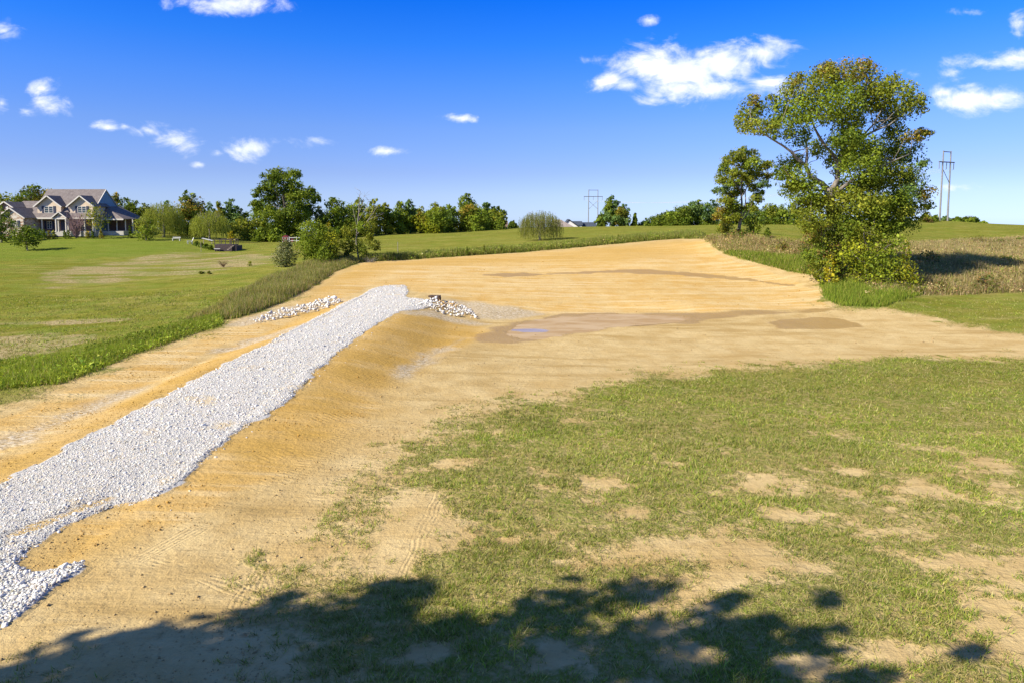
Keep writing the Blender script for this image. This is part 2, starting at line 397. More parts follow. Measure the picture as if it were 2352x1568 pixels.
# ------------------------------------------------------------------ ground grid
def axis(lo, hi, fine0, fine1, s0, grow):
    a = list(np.arange(fine0, fine1, s0))
    v = fine1; s = s0
    while v < hi: a.append(v); s = max(s0, s * (1 + grow)); v += s
    a.append(hi); b = []; v = fine0; s = s0
    while True:
        s = s * (1 + grow * 1.6); v -= s
        if v < lo: break
        b.append(v)
    return np.array([lo] + b[::-1] + a)
gx = np.concatenate([-axis(-1, 3000, 0, 24, .19, .05)[::-1], axis(-1, 3000, 0, 24, .19, .05)])
gx = np.unique(np.round(gx[(np.abs(gx) >= 0)], 4)); gx = gx[np.concatenate([[True], np.diff(gx) > .08])]
gy = axis(-400, 4000, 9.0, 29, .18, .0165)
X, Y = np.meshgrid(gx, gy); Zg = height(X, Y)
nr, nc = X.shape
M_dirt = mask(X, Y, Z_DIRT, .5, 1.0, .5, 2)
M_or = mask(X, Y, Z_ORANGE, 1.1, 1.2, .35, 3)
M_gr = mask(X, Y, Z_GRAVEL, .12, .30, 1.4, 4) * (1 - .6 * mask(X, Y, Z_YELLOW, .15, .25, 1.6, 5))
M_wet = np.maximum(mask(X, Y, Z_WET[:2], .5, .5, .7, 6), mask(X, Y, Z_WET[2], 1.3, 1.2, .5, 7) * .9)
M_st = mask(X, Y, Z_STRAW, .5, .7, .9, 8)
M_dry = np.maximum(.85 * mask(X, Y, Z_DRY[1], 4.0, 4.5, .16, 9) * (.45 + .55 * sstep(fbm(X * .35, Y, .45, 4, 19), .38, .6)), 1.1 * mask(X, Y, [Z_DRY[0], Z_DRY[2]], 1.0, 1.4, .4, 9))
M_me = mask(X, Y, Z_MEADOW, .8, 1.2, .4, 10)
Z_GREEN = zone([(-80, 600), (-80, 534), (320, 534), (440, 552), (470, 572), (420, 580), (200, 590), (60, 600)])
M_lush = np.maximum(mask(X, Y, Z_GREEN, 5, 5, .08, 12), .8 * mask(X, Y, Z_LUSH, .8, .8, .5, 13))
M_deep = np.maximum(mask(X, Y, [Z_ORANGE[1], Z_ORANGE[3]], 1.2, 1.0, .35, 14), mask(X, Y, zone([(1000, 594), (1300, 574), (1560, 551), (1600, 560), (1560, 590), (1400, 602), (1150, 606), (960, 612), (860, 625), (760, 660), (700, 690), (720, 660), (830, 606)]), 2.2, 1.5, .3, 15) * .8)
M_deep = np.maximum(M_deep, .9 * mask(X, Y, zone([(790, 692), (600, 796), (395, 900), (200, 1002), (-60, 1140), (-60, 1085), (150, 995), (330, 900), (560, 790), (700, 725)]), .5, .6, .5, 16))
M_lawn = 1 - M_dirt
k = (Y > 8) & (Y < 62) & (np.abs(X) < 60)
M_lawn[k] = lawn_cover(X[k], Y[k]) * (1 - .22 * (X[k] > -12) * (1 - sstep(Y[k], 22, 44)))
# the driveway stands a little proud of the dirt
Zg = Zg + .07 * M_gr
V = np.stack([X, Y, Zg], -1).reshape(-1, 3)
idx = np.arange(nr * nc).reshape(nr, nc)
FQ = np.stack([idx[:-1, :-1], idx[:-1, 1:], idx[1:, 1:], idx[1:, :-1]], -1).reshape(-1, 4)
fid = np.zeros(nr * nc, int)
fid[(M_dirt.ravel() > .5)] = 1
fid[(mask(X, Y, Z_GRAVEL, .12, .30, 1.4, 4).ravel() > .5)] = 2
fz = np.max(fid[FQ], axis=1)
A = np.stack([M_dirt, M_or, M_gr, M_wet], -1).reshape(-1, 4); B = np.stack([M_st, M_dry, M_lawn, M_me], -1).reshape(-1, 4)

gm, nt = new_mat("earth_and_turf"); g = G(nt)
pos = g.n('ShaderNodeNewGeometry').outputs['Position']
sa = g.n('ShaderNodeSeparateColor'); aA = g.attr('mA'); g.put(sa.inputs[0], aA.outputs['Color'])
sb = g.n('ShaderNodeSeparateColor'); aB = g.attr('mB'); g.put(sb.inputs[0], aB.outputs['Color'])
dirt, orange, gravel, wet = sa.outputs[0], sa.outputs[1], sa.outputs[2], aA.outputs['Alpha']
straw, dry, lawn, meadow = sb.outputs[0], sb.outputs[1], sb.outputs[2], aB.outputs['Alpha']
nbig = g.noise(pos, .09, 4); nmid = g.noise(pos, .55, 5, .6); nfin = g.noise(pos, 4.5, 5, .65); nclod = g.noise(pos, 14, 4, .7)
hs = g.scale(pos, (.10, .55, 1), .0); nband = g.noise(hs, 1.0, 5, .6)             # bands left by the mower and the blade
# soil
tan_ = g.mix(g.ramp(nmid, .3, .7), (.455, .318, .135), (.575, .435, .215))
tan_ = g.mix(g.ramp(nband, .52, .72), tan_, (.40, .275, .11))
ora = g.mix(g.ramp(nmid, .3, .72), (.52, .325, .105), (.585, .42, .185))
ora = g.mix(g.math('MULTIPLY', g.ramp(nband, .48, .7), .5), ora, (.61, .465, .24))
orange_n = g.ramp(g.math('ADD', orange, g.math('MULTIPLY', g.math('SUBTRACT', nmid, .5), .5)), .3, .75)
fine = g.noise(g.scale(pos, (.07, 1.5, 1), .06), 1.0, 5, .7)
ora = g.mix(g.math('MULTIPLY', g.ramp(fine, .50, .62), .6), ora, (.66, .53, .31))
ora = g.mix(g.math('MULTIPLY', g.ramp(fine, .46, .34), .45), ora, (.44, .265, .075))
mc = g.n('ShaderNodeSeparateColor'); g.put(mc.inputs[0], g.attr('mC').outputs['Color'])
soil = g.mix(orange_n, tan_, ora)
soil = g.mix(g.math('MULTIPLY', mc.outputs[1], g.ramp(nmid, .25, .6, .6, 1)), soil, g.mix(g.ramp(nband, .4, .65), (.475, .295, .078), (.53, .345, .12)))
soil = g.mix(g.math('MULTIPLY', g.ramp(nfin, .52, .75), .45), soil, (.30, .19, .085))
soil = g.mix(g.math('MULTIPLY', g.ramp(nclod, .60, .70), .6), soil, (.24, .155, .075))
scf = g.noise(g.scale(pos, (1.2, 3.4, 1), .35), 1.6, 6, .7, 1.2)
soil = g.mix(g.math('MULTIPLY', g.math('MULTIPLY', g.ramp(scf, .54, .68), g.ramp(nmid, .40, .6)), .55), soil, (.29, .20, .095))
st_f = g.noise(g.scale(pos, (5, 14, 5), .5), 1.0, 4, .7)
strawc = g.mix(g.ramp(st_f, .40, .60), (.30, .215, .11), (.62, .53, .39))
soil = g.mix(g.math('MULTIPLY', straw, g.ramp(nfin, .3, .55, .45, 1)), soil, strawc)
wetn = g.ramp(g.math('ADD', wet, g.math('MULTIPLY', g.math('SUBTRACT', nmid, .5), .5)), .34, .70)
soil = g.mix(g.math('MULTIPLY', wetn, .78), soil, (.33, .205, .065))
# turf seen from afar
gr1 = g.mix(g.ramp(nbig, .35, .65), (.185, .185, .026), (.245, .235, .042))
gr1 = g.mix(g.ramp(nband, .45, .68), gr1, (.30, .265, .075))
gr1 = g.mix(g.math('MULTIPLY', g.ramp(nfin, .45, .7), .55), gr1, (.13, .142, .018))
gr1 = g.mix(g.math('MULTIPLY', g.ramp(nmid, .44, .64), .5), gr1, (.115, .125, .018))
gr1 = g.mix(g.math('MULTIPLY', g.ramp(g.noise(g.scale(pos, (.35, 1.1, 1), -.2), .6, 5, .65), .55, .72), .5), gr1, (.33, .285, .10))
lsh = g.n('ShaderNodeSeparateColor'); g.put(lsh.inputs[0], g.attr('mC').outputs['Color'])
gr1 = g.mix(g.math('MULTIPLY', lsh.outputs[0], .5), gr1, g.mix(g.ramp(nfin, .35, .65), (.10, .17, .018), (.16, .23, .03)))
drn = g.ramp(g.math('ADD', dry, g.math('MULTIPLY', g.math('SUBTRACT', nmid, .5), .9)), .35, .75)
dryc = g.mix(g.ramp(nfin, .38, .62), (.24, .185, .075), (.47, .375, .205))
gr1 = g.mix(g.math('MULTIPLY', drn, .9), gr1, dryc)
mead = g.mix(g.ramp(nmid, .35, .65), (.33, .25, .12), (.22, .21, .06))
gr1 = g.mix(meadow, gr1, mead)
thatch = g.mix(g.ramp(nfin, .35, .65), (.36, .305, .115), (.25, .25, .055))
lawn_n = g.ramp(g.math('ADD', lawn, g.math('MULTIPLY', g.math('SUBTRACT', nfin, .5), 1.5)), .22, .85)
posx = g.n('ShaderNodeSeparateXYZ'); g.put(posx.inputs[0], pos)
fard = g.ramp(posx.outputs[1], 16, 40)
turf = g.mix(g.math('MULTIPLY', g.math('SUBTRACT', 1.0, fard), .75), gr1, thatch)
hue = g.noise(pos, .33, 4, .6)
turf = g.mix(g.math('MULTIPLY', g.ramp(hue, .42, .66), .55), turf, (.155, .21, .03))
turf = g.mix(g.math('MULTIPLY', g.math('MULTIPLY', g.ramp(nclod, .50, .62), g.math('SUBTRACT', 1.0, fard)), .6), turf, (.46, .345, .17))
earth = g.mix(lawn_n, soil, turf)
# under the driveway stones
vor = g.n('ShaderNodeTexVoronoi'); g.put(vor.inputs['Vector'], pos); vor.inputs['Scale'].default_value = 26
gs = g.mix(g.ramp(vor.outputs['Distance'], .2, .75), (.62, .605, .58), (.42, .40, .37))
gs = g.mix(g.ramp(nmid, .56, .72), gs, (.56, .45, .28))
final = g.mix(g.ramp(gravel, .35, .65), earth, gs)
bs = g.n('ShaderNodeBsdfPrincipled'); g.put(bs.inputs['Base Color'], final)
g.put(bs.inputs['Roughness'], g.ramp(wetn, 0, 1, .95, .55)); g.put(bs.inputs['Specular IOR Level'], g.math('MULTIPLY', wetn, .25))
# relief: clods, blade marks, cleat prints of the tracked machine
wv = g.n('ShaderNodeTexWave', wave_type='BANDS', bands_direction='X'); g.put(wv.inputs['Vector'], g.scale(pos, (1, 1, 1), math.radians(-52)))
wv.inputs['Scale'].default_value = 1.6; wv.inputs['Distortion'].default_value = 1.2; wv.inputs['Detail'].default_value = 1.5; wv.inputs['Detail Scale'].default_value = .5
strip = g.n('ShaderNodeTexWave', wave_type='BANDS', bands_direction='X'); g.put(strip.inputs['Vector'], g.scale(pos, (1, 1, 1), math.radians(38)))
strip.inputs['Scale'].default_value = .16; strip.inputs['Distortion'].default_value = 3.5; strip.inputs['Detail'].default_value = 2; strip.inputs['Detail Scale'].default_value = .6
cleat = g.math('MULTIPLY', g.math('MULTIPLY', wv.outputs[1], g.ramp(strip.outputs[1], .45, .7)), g.ramp(nmid, .42, .6))
tracks = None
sxy = g.n('ShaderNodeSeparateXYZ'); g.put(sxy.inputs[0], g.vmath('ADD', pos, g.vmath('MULTIPLY', g.vmath('SUBTRACT', g.noise(pos, .5, 2, out=1), (.5, .5, .5)), (.5, .5, 0))))
TRK = [((500, 1500), (640, 1230), .24, 0), ((680, 1500), (600, 1240), .22, 0), ((-100, 1530), (760, 1300), .28, 0), ((-60, 1470), (860, 1230), .26, 0), ((860, 1480), (1030, 1100), .24, 0), ((760, 1430), (300, 1270), .22, 0), ((560, 1160), (900, 940), .45, 1), ((650, 1190), (960, 1000), .40, 1), ((760, 1230), (880, 1060), .42, 1), ((1000, 930), (1080, 800), .4, 1), ((1130, 900), (1210, 790), .4, 1), ((300, 1290), (470, 1200), .3, 0)]
for (pa, pb, hw_, cl) in TRK:
    a_, b_ = hit(*pa), hit(*pb); Lg = math.hypot(b_[0] - a_[0], b_[1] - a_[1]); ux, uy = (b_[0] - a_[0]) / Lg, (b_[1] - a_[1]) / Lg
    dx_ = g.math('SUBTRACT', sxy.outputs[0], float(a_[0])); dy_ = g.math('SUBTRACT', sxy.outputs[1], float(a_[1]))
    al = g.math('ADD', g.math('MULTIPLY', dx_, ux), g.math('MULTIPLY', dy_, uy)); ac = g.math('SUBTRACT', g.math('MULTIPLY', dx_, -uy), g.math('MULTIPLY', dy_, -ux))
    m_ = g.math('MULTIPLY', g.ramp(g.math('ABSOLUTE', ac), hw_, hw_ * .85), g.math('MULTIPLY', g.ramp(al, 0, Lg * .2), g.ramp(al, Lg, Lg * .8)))
    wv_ = g.math('SINE', g.math('MULTIPLY', al if cl else ac, 2 * math.pi / (.19 if cl else .115)))
    t_ = g.math('MULTIPLY', m_, g.math('MULTIPLY_ADD', wv_, .5, -.2))
    tracks = t_ if tracks is None else g.math('ADD', tracks, t_)
tracks = g.math('MULTIPLY', tracks, g.ramp(nmid, .40, .58, .05, 1))
soilh = g.math('ADD', g.math('MULTIPLY', nfin, .065), g.math('ADD', g.math('MULTIPLY', nclod, .03), g.math('ADD', g.math('MULTIPLY', tracks, .013), g.math('MULTIPLY', g.math('MULTIPLY', cleat, orange), .014))))
soilh = g.math('ADD', soilh, g.math('MULTIPLY', g.noise(g.scale(pos, (.5, 5, 1), .25), 1, 3), .05))
turfh = g.math('ADD', g.math('MULTIPLY', nfin, .16), g.math('MULTIPLY', nclod, .07))
hh = g.n('ShaderNodeMix', data_type='FLOAT'); g.put(hh.inputs[0], lawn_n); g.put(hh.inputs[2], soilh); g.put(hh.inputs[3], turfh)
bp = g.n('ShaderNodeBump'); bp.inputs['Strength'].default_value = .8; bp.inputs['Distance'].default_value = 1.0; g.put(bp.inputs['Height'], hh.outputs[0])
g.put(bs.inputs['Normal'], bp.outputs[0])
mo = g.n('ShaderNodeOutputMaterial'); nt.links.new(bs.outputs[0], mo.inputs[0])

STRUCT = {}
for zid, nm in enumerate(('ground', 'dirt_lot', 'gravel_road')):
    F = FQ[fz == zid]; used, inv = np.unique(F, return_inverse=True)
    me = np_mesh(nm, V[used], inv.reshape(-1, 4), smooth=True)
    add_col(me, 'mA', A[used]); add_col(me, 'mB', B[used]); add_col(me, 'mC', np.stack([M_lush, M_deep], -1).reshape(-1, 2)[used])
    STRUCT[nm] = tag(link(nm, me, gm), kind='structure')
STRUCT['ground']['label'] = 'mown grass fields and rolling hills around the bare lot'
STRUCT['dirt_lot']['label'] = 'graded bare lot of orange and tan earth'
STRUCT['gravel_road']['label'] = 'straight white gravel driveway running up to the dirt pad'

# ------------------------------------------------------------------ puddle
wm, nt = new_mat("muddy_water"); g = G(nt)
pos = g.n('ShaderNodeNewGeometry').outputs['Position']
wb = g.n('ShaderNodeBsdfPrincipled')
wsh = g.noise(g.scale(pos, (.5, 1.2, 1)), .8, 4)
g.put(wb.inputs['Base Color'], g.mix(g.ramp(wsh, .35, .65), (.37, .245, .12), (.46, .335, .20)))
# clear standing water in the deepest spot, thin drying mud elsewhere
cw = hit(1222, 760); ex = g.vmath('MULTIPLY', g.vmath('SUBTRACT', pos, (float(cw[0]), float(cw[1]), 0)), (1 / 1.5, 1 / 1.0, 0))
clear = g.ramp(g.math('ADD', g.vmath('LENGTH', ex, out=1), g.math('MULTIPLY', g.math('SUBTRACT', wsh, .5), 1.6)), 1.0, .7)
g.put(wb.inputs['Roughness'], g.ramp(clear, 0, 1, .7, .03)); g.put(wb.inputs['Specular IOR Level'], g.ramp(clear, 0, 1, .05, .6)); wb.inputs['IOR'].default_value = 1.33
bpw = g.n('ShaderNodeBump'); bpw.inputs['Strength'].default_value = .05; g.put(bpw.inputs['Height'], g.noise(pos, 6, 3)); g.put(wb.inputs['Normal'], bpw.outputs[0])
wo_ = g.n('ShaderNodeOutputMaterial'); nt.links.new(wb.outputs[0], wo_.inputs[0])
pc_ = PUDW.mean(0); mb = MB(); mb.poly([(pc_[0] + (p[0] - pc_[0]) * 1.12, pc_[1] + (p[1] - pc_[1]) * 1.25, PUD_Z) for p in PUDW])
tag(mb.build('puddle', wm), label='shallow muddy puddle at the foot of the dirt pad', kind='structure')
# ------------------------------------------------------------------ plant and stone materials
def leaf_mat(name, transl=.35, rough=.6):
    m, nt = new_mat(name); g = G(nt)
    a = g.attr('col').outputs['Color']
    d = g.n('ShaderNodeBsdfPrincipled'); g.put(d.inputs['Base Color'], a); d.inputs['Roughness'].default_value = rough; d.inputs['Specular IOR Level'].default_value = .12
    t = g.n('ShaderNodeBsdfTranslucent'); g.put(t.inputs[0], g.mix(1.0, a, (1.25, 1.2, .6), 'MULTIPLY'))
    mx = g.n('ShaderNodeMixShader'); mx.inputs[0].default_value = transl
    nt.links.new(d.outputs[0], mx.inputs[1]); nt.links.new(t.outputs[0], mx.inputs[2])
    o = g.n('ShaderNodeOutputMaterial'); nt.links.new(mx.outputs[0], o.inputs[0])
    return m
def plain(name, col, rough=.8, spec=.3, nscale=None, ncol=None, bump=0.0, metal=0.0, stretch=None):
    m, nt = new_mat(name); g = G(nt)
    b = g.n('ShaderNodeBsdfPrincipled'); b.inputs['Roughness'].default_value = rough; b.inputs['Specular IOR Level'].default_value = spec; b.inputs['Metallic'].default_value = metal
    tc = g.n('ShaderNodeTexCoord').outputs['Object']
    if nscale:
        v = g.scale(tc, stretch) if stretch else tc
        n = g.noise(v, nscale, 5, .6)
        g.put(b.inputs['Base Color'], g.mix(g.ramp(n, .32, .68), col, ncol))
        if bump:
            bp = g.n('ShaderNodeBump'); bp.inputs['Strength'].default_value = .6; bp.inputs['Distance'].default_value = bump; g.put(bp.inputs['Height'], n); g.put(b.inputs['Normal'], bp.outputs[0])
    else: g.put(b.inputs['Base Color'], col)
    o = g.n('ShaderNodeOutputMaterial'); nt.links.new(b.outputs[0], o.inputs[0])
    return m
LEAF = leaf_mat('leaves'); GRASS = leaf_mat('grass_blades', .3, .7)
BARK = plain('bark', (.13, .105, .085), .9, .2, 3.0, (.30, .265, .225), .05, stretch=(3, 3, .7))
BARKW = plain('pale_bark', (.55, .52, .47), .8, .2, 4.0, (.28, .25, .22), .02)
BARKD = plain('dead_bark', (.33, .30, .265), .9, .2, 4.0, (.17, .15, .13), .03)

def stone_mat(name, c0, c1, c2):
    m, nt = new_mat(name); g = G(nt)
    pos = g.n('ShaderNodeNewGeometry').outputs['Position']
    ri = g.attr('col').outputs['Color']
    n = g.noise(pos, 9, 4, .6)
    c = g.mix(g.ramp(n, .35, .7), c0, c1)
    c = g.mix(1.0, c, ri, 'MULTIPLY')
    b = g.n('ShaderNodeBsdfPrincipled'); g.put(b.inputs['Base Color'], c); b.inputs['Roughness'].default_value = .9; b.inputs['Specular IOR Level'].default_value = .2
    o = g.n('ShaderNodeOutputMaterial'); nt.links.new(b.outputs[0], o.inputs[0])
    return m
STONE = stone_mat('limestone_gravel', (.76, .735, .685), (.62, .60, .56), None)

# ------------------------------------------------------------------ stones
def ico():
    t = (1 + 5 ** .5) / 2
    v = np.array([(-1, t, 0), (1, t, 0), (-1, -t, 0), (1, -t, 0), (0, -1, t), (0, 1, t), (0, -1, -t), (0, 1, -t), (t, 0, -1), (t, 0, 1), (-t, 0, -1), (-t, 0, 1)], float)
    f = np.array([(0, 11, 5), (0, 5, 1), (0, 1, 7), (0, 7, 10), (0, 10, 11), (1, 5, 9), (5, 11, 4), (11, 10, 2), (10, 7, 6), (7, 1, 8), (3, 9, 4), (3, 4, 2), (3, 2, 6), (3, 6, 8), (3, 8, 9), (4, 9, 5), (2, 4, 11), (6, 2, 10), (8, 6, 7), (9, 8, 1)])
    return v / np.linalg.norm(v[0]), f
ICOV, ICOF = ico()
OCTV = np.array([(1, 0, 0), (-1, 0, 0), (0, 1, 0), (0, -1, 0), (0, 0, 1), (0, 0, -1)], float)
OCTF = np.array([(0, 2, 4), (2, 1, 4), (1, 3, 4), (3, 0, 4), (2, 0, 5), (1, 2, 5), (3, 1, 5), (0, 3, 5)])
def stone_variants(base, n, rng):
    out = []
    for i in range(n):
        v = base * rng.uniform(.70, 1.2, (len(base), 1)); v = v * rng.uniform(.7, 1.2, 3) * np.array([1.1, .9, .46])
        out.append(v)
    return np.array(out)
VAR_I = stone_variants(ICOV, 10, RNG); VAR_O = stone_variants(OCTV, 8, RNG)
def rotmats(n, rng, tilt=.5):
    a = rng.uniform(0, 2 * np.pi, n); b = rng.normal(0, tilt, n); c = rng.normal(0, tilt, n)
    ca, sa_, cb, sb_, cc, sc = np.cos(a), np.sin(a), np.cos(b), np.sin(b), np.cos(c), np.sin(c)
    R = np.empty((n, 3, 3))
    R[:, 0, 0] = ca * cb; R[:, 0, 1] = ca * sb_ * sc - sa_ * cc; R[:, 0, 2] = ca * sb_ * cc + sa_ * sc
    R[:, 1, 0] = sa_ * cb; R[:, 1, 1] = sa_ * sb_ * sc + ca * cc; R[:, 1, 2] = sa_ * sb_ * cc - ca * sc
    R[:, 2, 0] = -sb_; R[:, 2, 1] = cb * sc; R[:, 2, 2] = cb * cc
    return R
def stones_mesh(name, pos, size, variants, faces, rng):
    n = len(pos); k = rng.integers(0, len(variants), n)
    v = np.einsum('nij,nvj->nvi', rotmats(n, rng), variants[k] * size[:, None, None]) + pos[:, None, :]
    nv = variants.shape[1]
    F = faces[None] + (np.arange(n) * nv)[:, None, None]
    tone = rng.uniform(.72, 1.04, (n, 1)) * np.ones((1, 3)) + rng.normal(0, .018, (n, 3))
    warm = rng.random(n) < .16
    tone[warm] *= np.array([1.0, .88, .70])
    return np_mesh(name, v.reshape(-1, 3), F.reshape(-1, 3), np.repeat(tone, nv, 0))
def pix(p):
    """where a point of the place was sighted in the photograph"""
    q = np.asarray(p, float) - CAMP
    d = q @ _F
    return CX + FD * q[..., 0] / d, CY - SH - FD * (q @ _U) / d
def scatter(poly, dens, rng):
    pr = np.asarray(poly); x0, y0 = pr.min(0); x1, y1 = pr.max(0)
    n = int((x1 - x0) * (y1 - y0) * dens)
    x = rng.uniform(x0, x1, n); y = rng.uniform(y0, y1, n)
    k = sdist(x, y, poly) > 0
    return x[k], y[k]
rg = np.random.default_rng(5)
px_, py_ = scatter(Z_GRAVEL, 950, rg)
keep = rg.random(len(px_)) < np.where(py_ < 22, 1.0, np.where(py_ < 36, .40, .15))
sdg = sdist(px_, py_, Z_GRAVEL) + (fbm(px_, py_, 1.4, 3, 4) - .5) * .6
keep &= sdg > -.1
yel = mask(px_, py_, Z_YELLOW, .2, .3, 1.6, 5)
keep &= rg.random(len(px_)) > yel * .8
keep &= (rg.random(len(px_)) < .93)
px_, py_, sdg = px_[keep], py_[keep], sdg[keep]
sz = rg.lognormal(math.log(.0165), .45, len(px_)) * np.where(py_ > 36, 1.75, np.where(py_ > 22, 1.3, 1.0))
big = (1 - sstep(py_, 13, 15.5)) * (px_ > -12) * .9
sz *= 1 + big * rg.uniform(.2, 1.2, len(px_))
# a few strays rolled down the bank
sx, sy = scatter(Z_ORANGE[1], 3.0, rg); sdd = -sdist(sx, sy, Z_GRAVEL); kk = (rg.random(len(sx)) < np.exp(-np.clip(sdd, 0, 9) / .35)) & (sdd > 0)
px_ = np.append(px_, sx[kk]); py_ = np.append(py_, sy[kk]); sz = np.append(sz, rg.uniform(.03, .06, kk.sum()))
pz_ = height(px_, py_) + .07 * mask(px_, py_, Z_GRAVEL, .12, .30, 1.4, 4) + sz * .04 + rg.uniform(0, .004, len(px_))
gp = np.stack([px_, py_, pz_], 1)
u, v_ = pix(gp)
infr = (u > 4) & (u < 2348) & (v_ > 0) & (v_ < 1560)
score = np.where(infr, sz / np.linalg.norm(gp - CAMP, axis=1), 0)
order = np.argsort(-score); solo = np.zeros(len(gp), bool); solo[order[:300]] = True
SV = []
for i, vv in enumerate(VAR_I[:8]):
    SV.append(np_mesh('stone', vv, ICOF, np.ones((12, 3)) * rg.uniform(.78, 1.1))); SV[-1].materials.append(STONE)
for i in np.where(solo)[0]:
    o = bpy.data.objects.new('stone', SV[int(rg.integers(0, 8))]); C.objects.link(o); o.parent = STRUCT['gravel_road']
    o.location = gp[i]; s_ = float(sz[i]); o.scale = (s_, s_, s_); o.rotation_euler = (rg.normal(0, .4), rg.normal(0, .4), rg.uniform(0, 6.28))
near = ~solo & (sz > .032) & (py_ < 30); far = ~solo & ~near
m1 = stones_mesh('near', gp[near], sz[near], VAR_I, ICOF, rg); m2 = stones_mesh('far', gp[far], sz[far] * 1.1, VAR_O, OCTF, rg)
def join_meshes(name, meshes, mat):
    Vs, Fs, Cs = [], [], []; b = 0
    for me in meshes:
        n = len(me.vertices); v = np.empty(n * 3, np.float32); me.vertices.foreach_get('co', v); Vs.append(v.reshape(-1, 3))
        f = np.empty(len(me.loops), np.int32); me.loops.foreach_get('vertex_index', f); Fs.append(f.reshape(-1, 3) + b); b += n
        c = np.empty(n * 4, np.float32); me.attributes['col'].data.foreach_get('color', c); Cs.append(c.reshape(-1, 4)[:, :3])
        bpy.data.meshes.remove(me)
    me = np_mesh(name, np.concatenate(Vs), np.concatenate(Fs), np.concatenate(Cs)); me.materials.append(mat)
    return me
tag(link('loose_gravel', join_meshes('loose_gravel', [m1, m2], STONE), None, STRUCT['gravel_road']), kind='stuff')

# rock piles beside the driveway: every stone a part
def rock_pile(name, label, outline, n, ridge, rng, ochre=None):
    poly = zone(outline); c = poly.mean(0)
    root = empty(name, (c[0], c[1], hgt(*c)))
    tag(root, label, 'rock pile', 'rock piles flanking the driveway')
    x, y = scatter(poly, 40, rng); k = rng.permutation(len(x))[:n]; x, y = x[k], y[k]
    d = np.clip(sdist(x, y, poly), 0, .9)
    z = height(x, y) + .04 + rng.random(len(x)) * np.minimum(ridge, d * .75)
    for i in range(len(x)):
        s_ = float(rng.lognormal(math.log(.102), .3))
        me = SV[int(rng.integers(0, 8))]
        if ochre is not None and sdist(x[i:i + 1], y[i:i + 1], ochre)[0] > 0 and rng.random() < .75: me = SVO[int(rng.integers(0, 4))]
        o = bpy.data.objects.new('stone', me); C.objects.link(o); o.parent = root
        o.location = (x[i] - root.location.x, y[i] - root.location.y, z[i] + s_ * .3 - root.location.z)
        o.scale = (s_, s_, s_ * 1.15); o.rotation_euler = (rng.normal(0, .6), rng.normal(0, .6), rng.uniform(0, 6.28))
    return root
SVO = []
for i in range(4):
    SVO.append(np_mesh('stone', VAR_I[8 if i % 2 else 9], ICOF, np.ones((12, 3)) * np.array([.98, .70, .36]) * rg.uniform(.8, 1))); SVO[-1].materials.append(STONE)
rock_pile('rock_pile', 'long low ridge of white rocks left of the gravel driveway', [(572, 742), (620, 726), (700, 707), (740, 692), (775, 688), (787, 694), (760, 706), (700, 722), (630, 736), (580, 745)], 300, .42, rg)
rock_pile('rock_pile', 'pile of white and ochre rocks below the brown box right of the driveway', [(962, 703), (975, 693), (1000, 694), (1030, 700), (1065, 706), (1085, 718), (1098, 732), (1060, 731), (1015, 722), (975, 712)], 300, .40, rg,
          zone([(1008, 697), (1030, 701), (1060, 706), (1052, 714), (1020, 714), (1005, 708)]))

# ------------------------------------------------------------------ grass
def blades(name, x, y, h, w, lean, col, rng, z=None, two=False):
    n = len(x); z = height(x, y) if z is None else z
    a = rng.uniform(0, 2 * np.pi, n); la = rng.uniform(0, 2 * np.pi, n)
    dx, dy = np.cos(a) * w * .5, np.sin(a) * w * .5
    tip = np.stack([x + np.cos(la) * lean, y + np.sin(la) * lean, z + h], 1)
    b0 = np.stack([x - dx, y - dy, z - .01], 1); b1 = np.stack([x + dx, y + dy, z - .01], 1)
    V = np.stack([b0, b1, tip], 1).reshape(-1, 3)
    F = np.arange(3 * n).reshape(-1, 3)
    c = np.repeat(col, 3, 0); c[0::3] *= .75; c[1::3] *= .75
    return V, F, c
def palette(n, cols, wts, rng, jit=.16):
    cols = np.array(cols); k = rng.choice(len(cols), n, p=np.array(wts) / sum(wts))
    return cols[k] * (1 + rng.normal(0, jit, (n, 1))).clip(.5, 1.6) * (1 + rng.normal(0, .05, (n, 3)))
def link_blades(name, parts, label, cat):
    Vs, Fs, Cs = [], [], []; b = 0
    for (V, F, c) in parts: Vs.append(V); Fs.append(F + b); Cs.append(c); b += len(V)
    me = np_mesh(name, np.concatenate(Vs), np.concatenate(Fs), np.concatenate(Cs)); me.materials.append(GRASS)
    return tag(link(name, me), label, cat, kind='stuff')
def in_view(x, y, m=60):
    u, v = pix(np.stack([x, y, height(x, y)], 1)); return (u > -m) & (u < 2352 + m) & (v < 1568 + m)
rl = np.random.default_rng(21)
GC = [(.17, .25, .025), (.26, .33, .035), (.40, .40, .08), (.52, .45, .19), (.11, .17, .02)]
parts = []
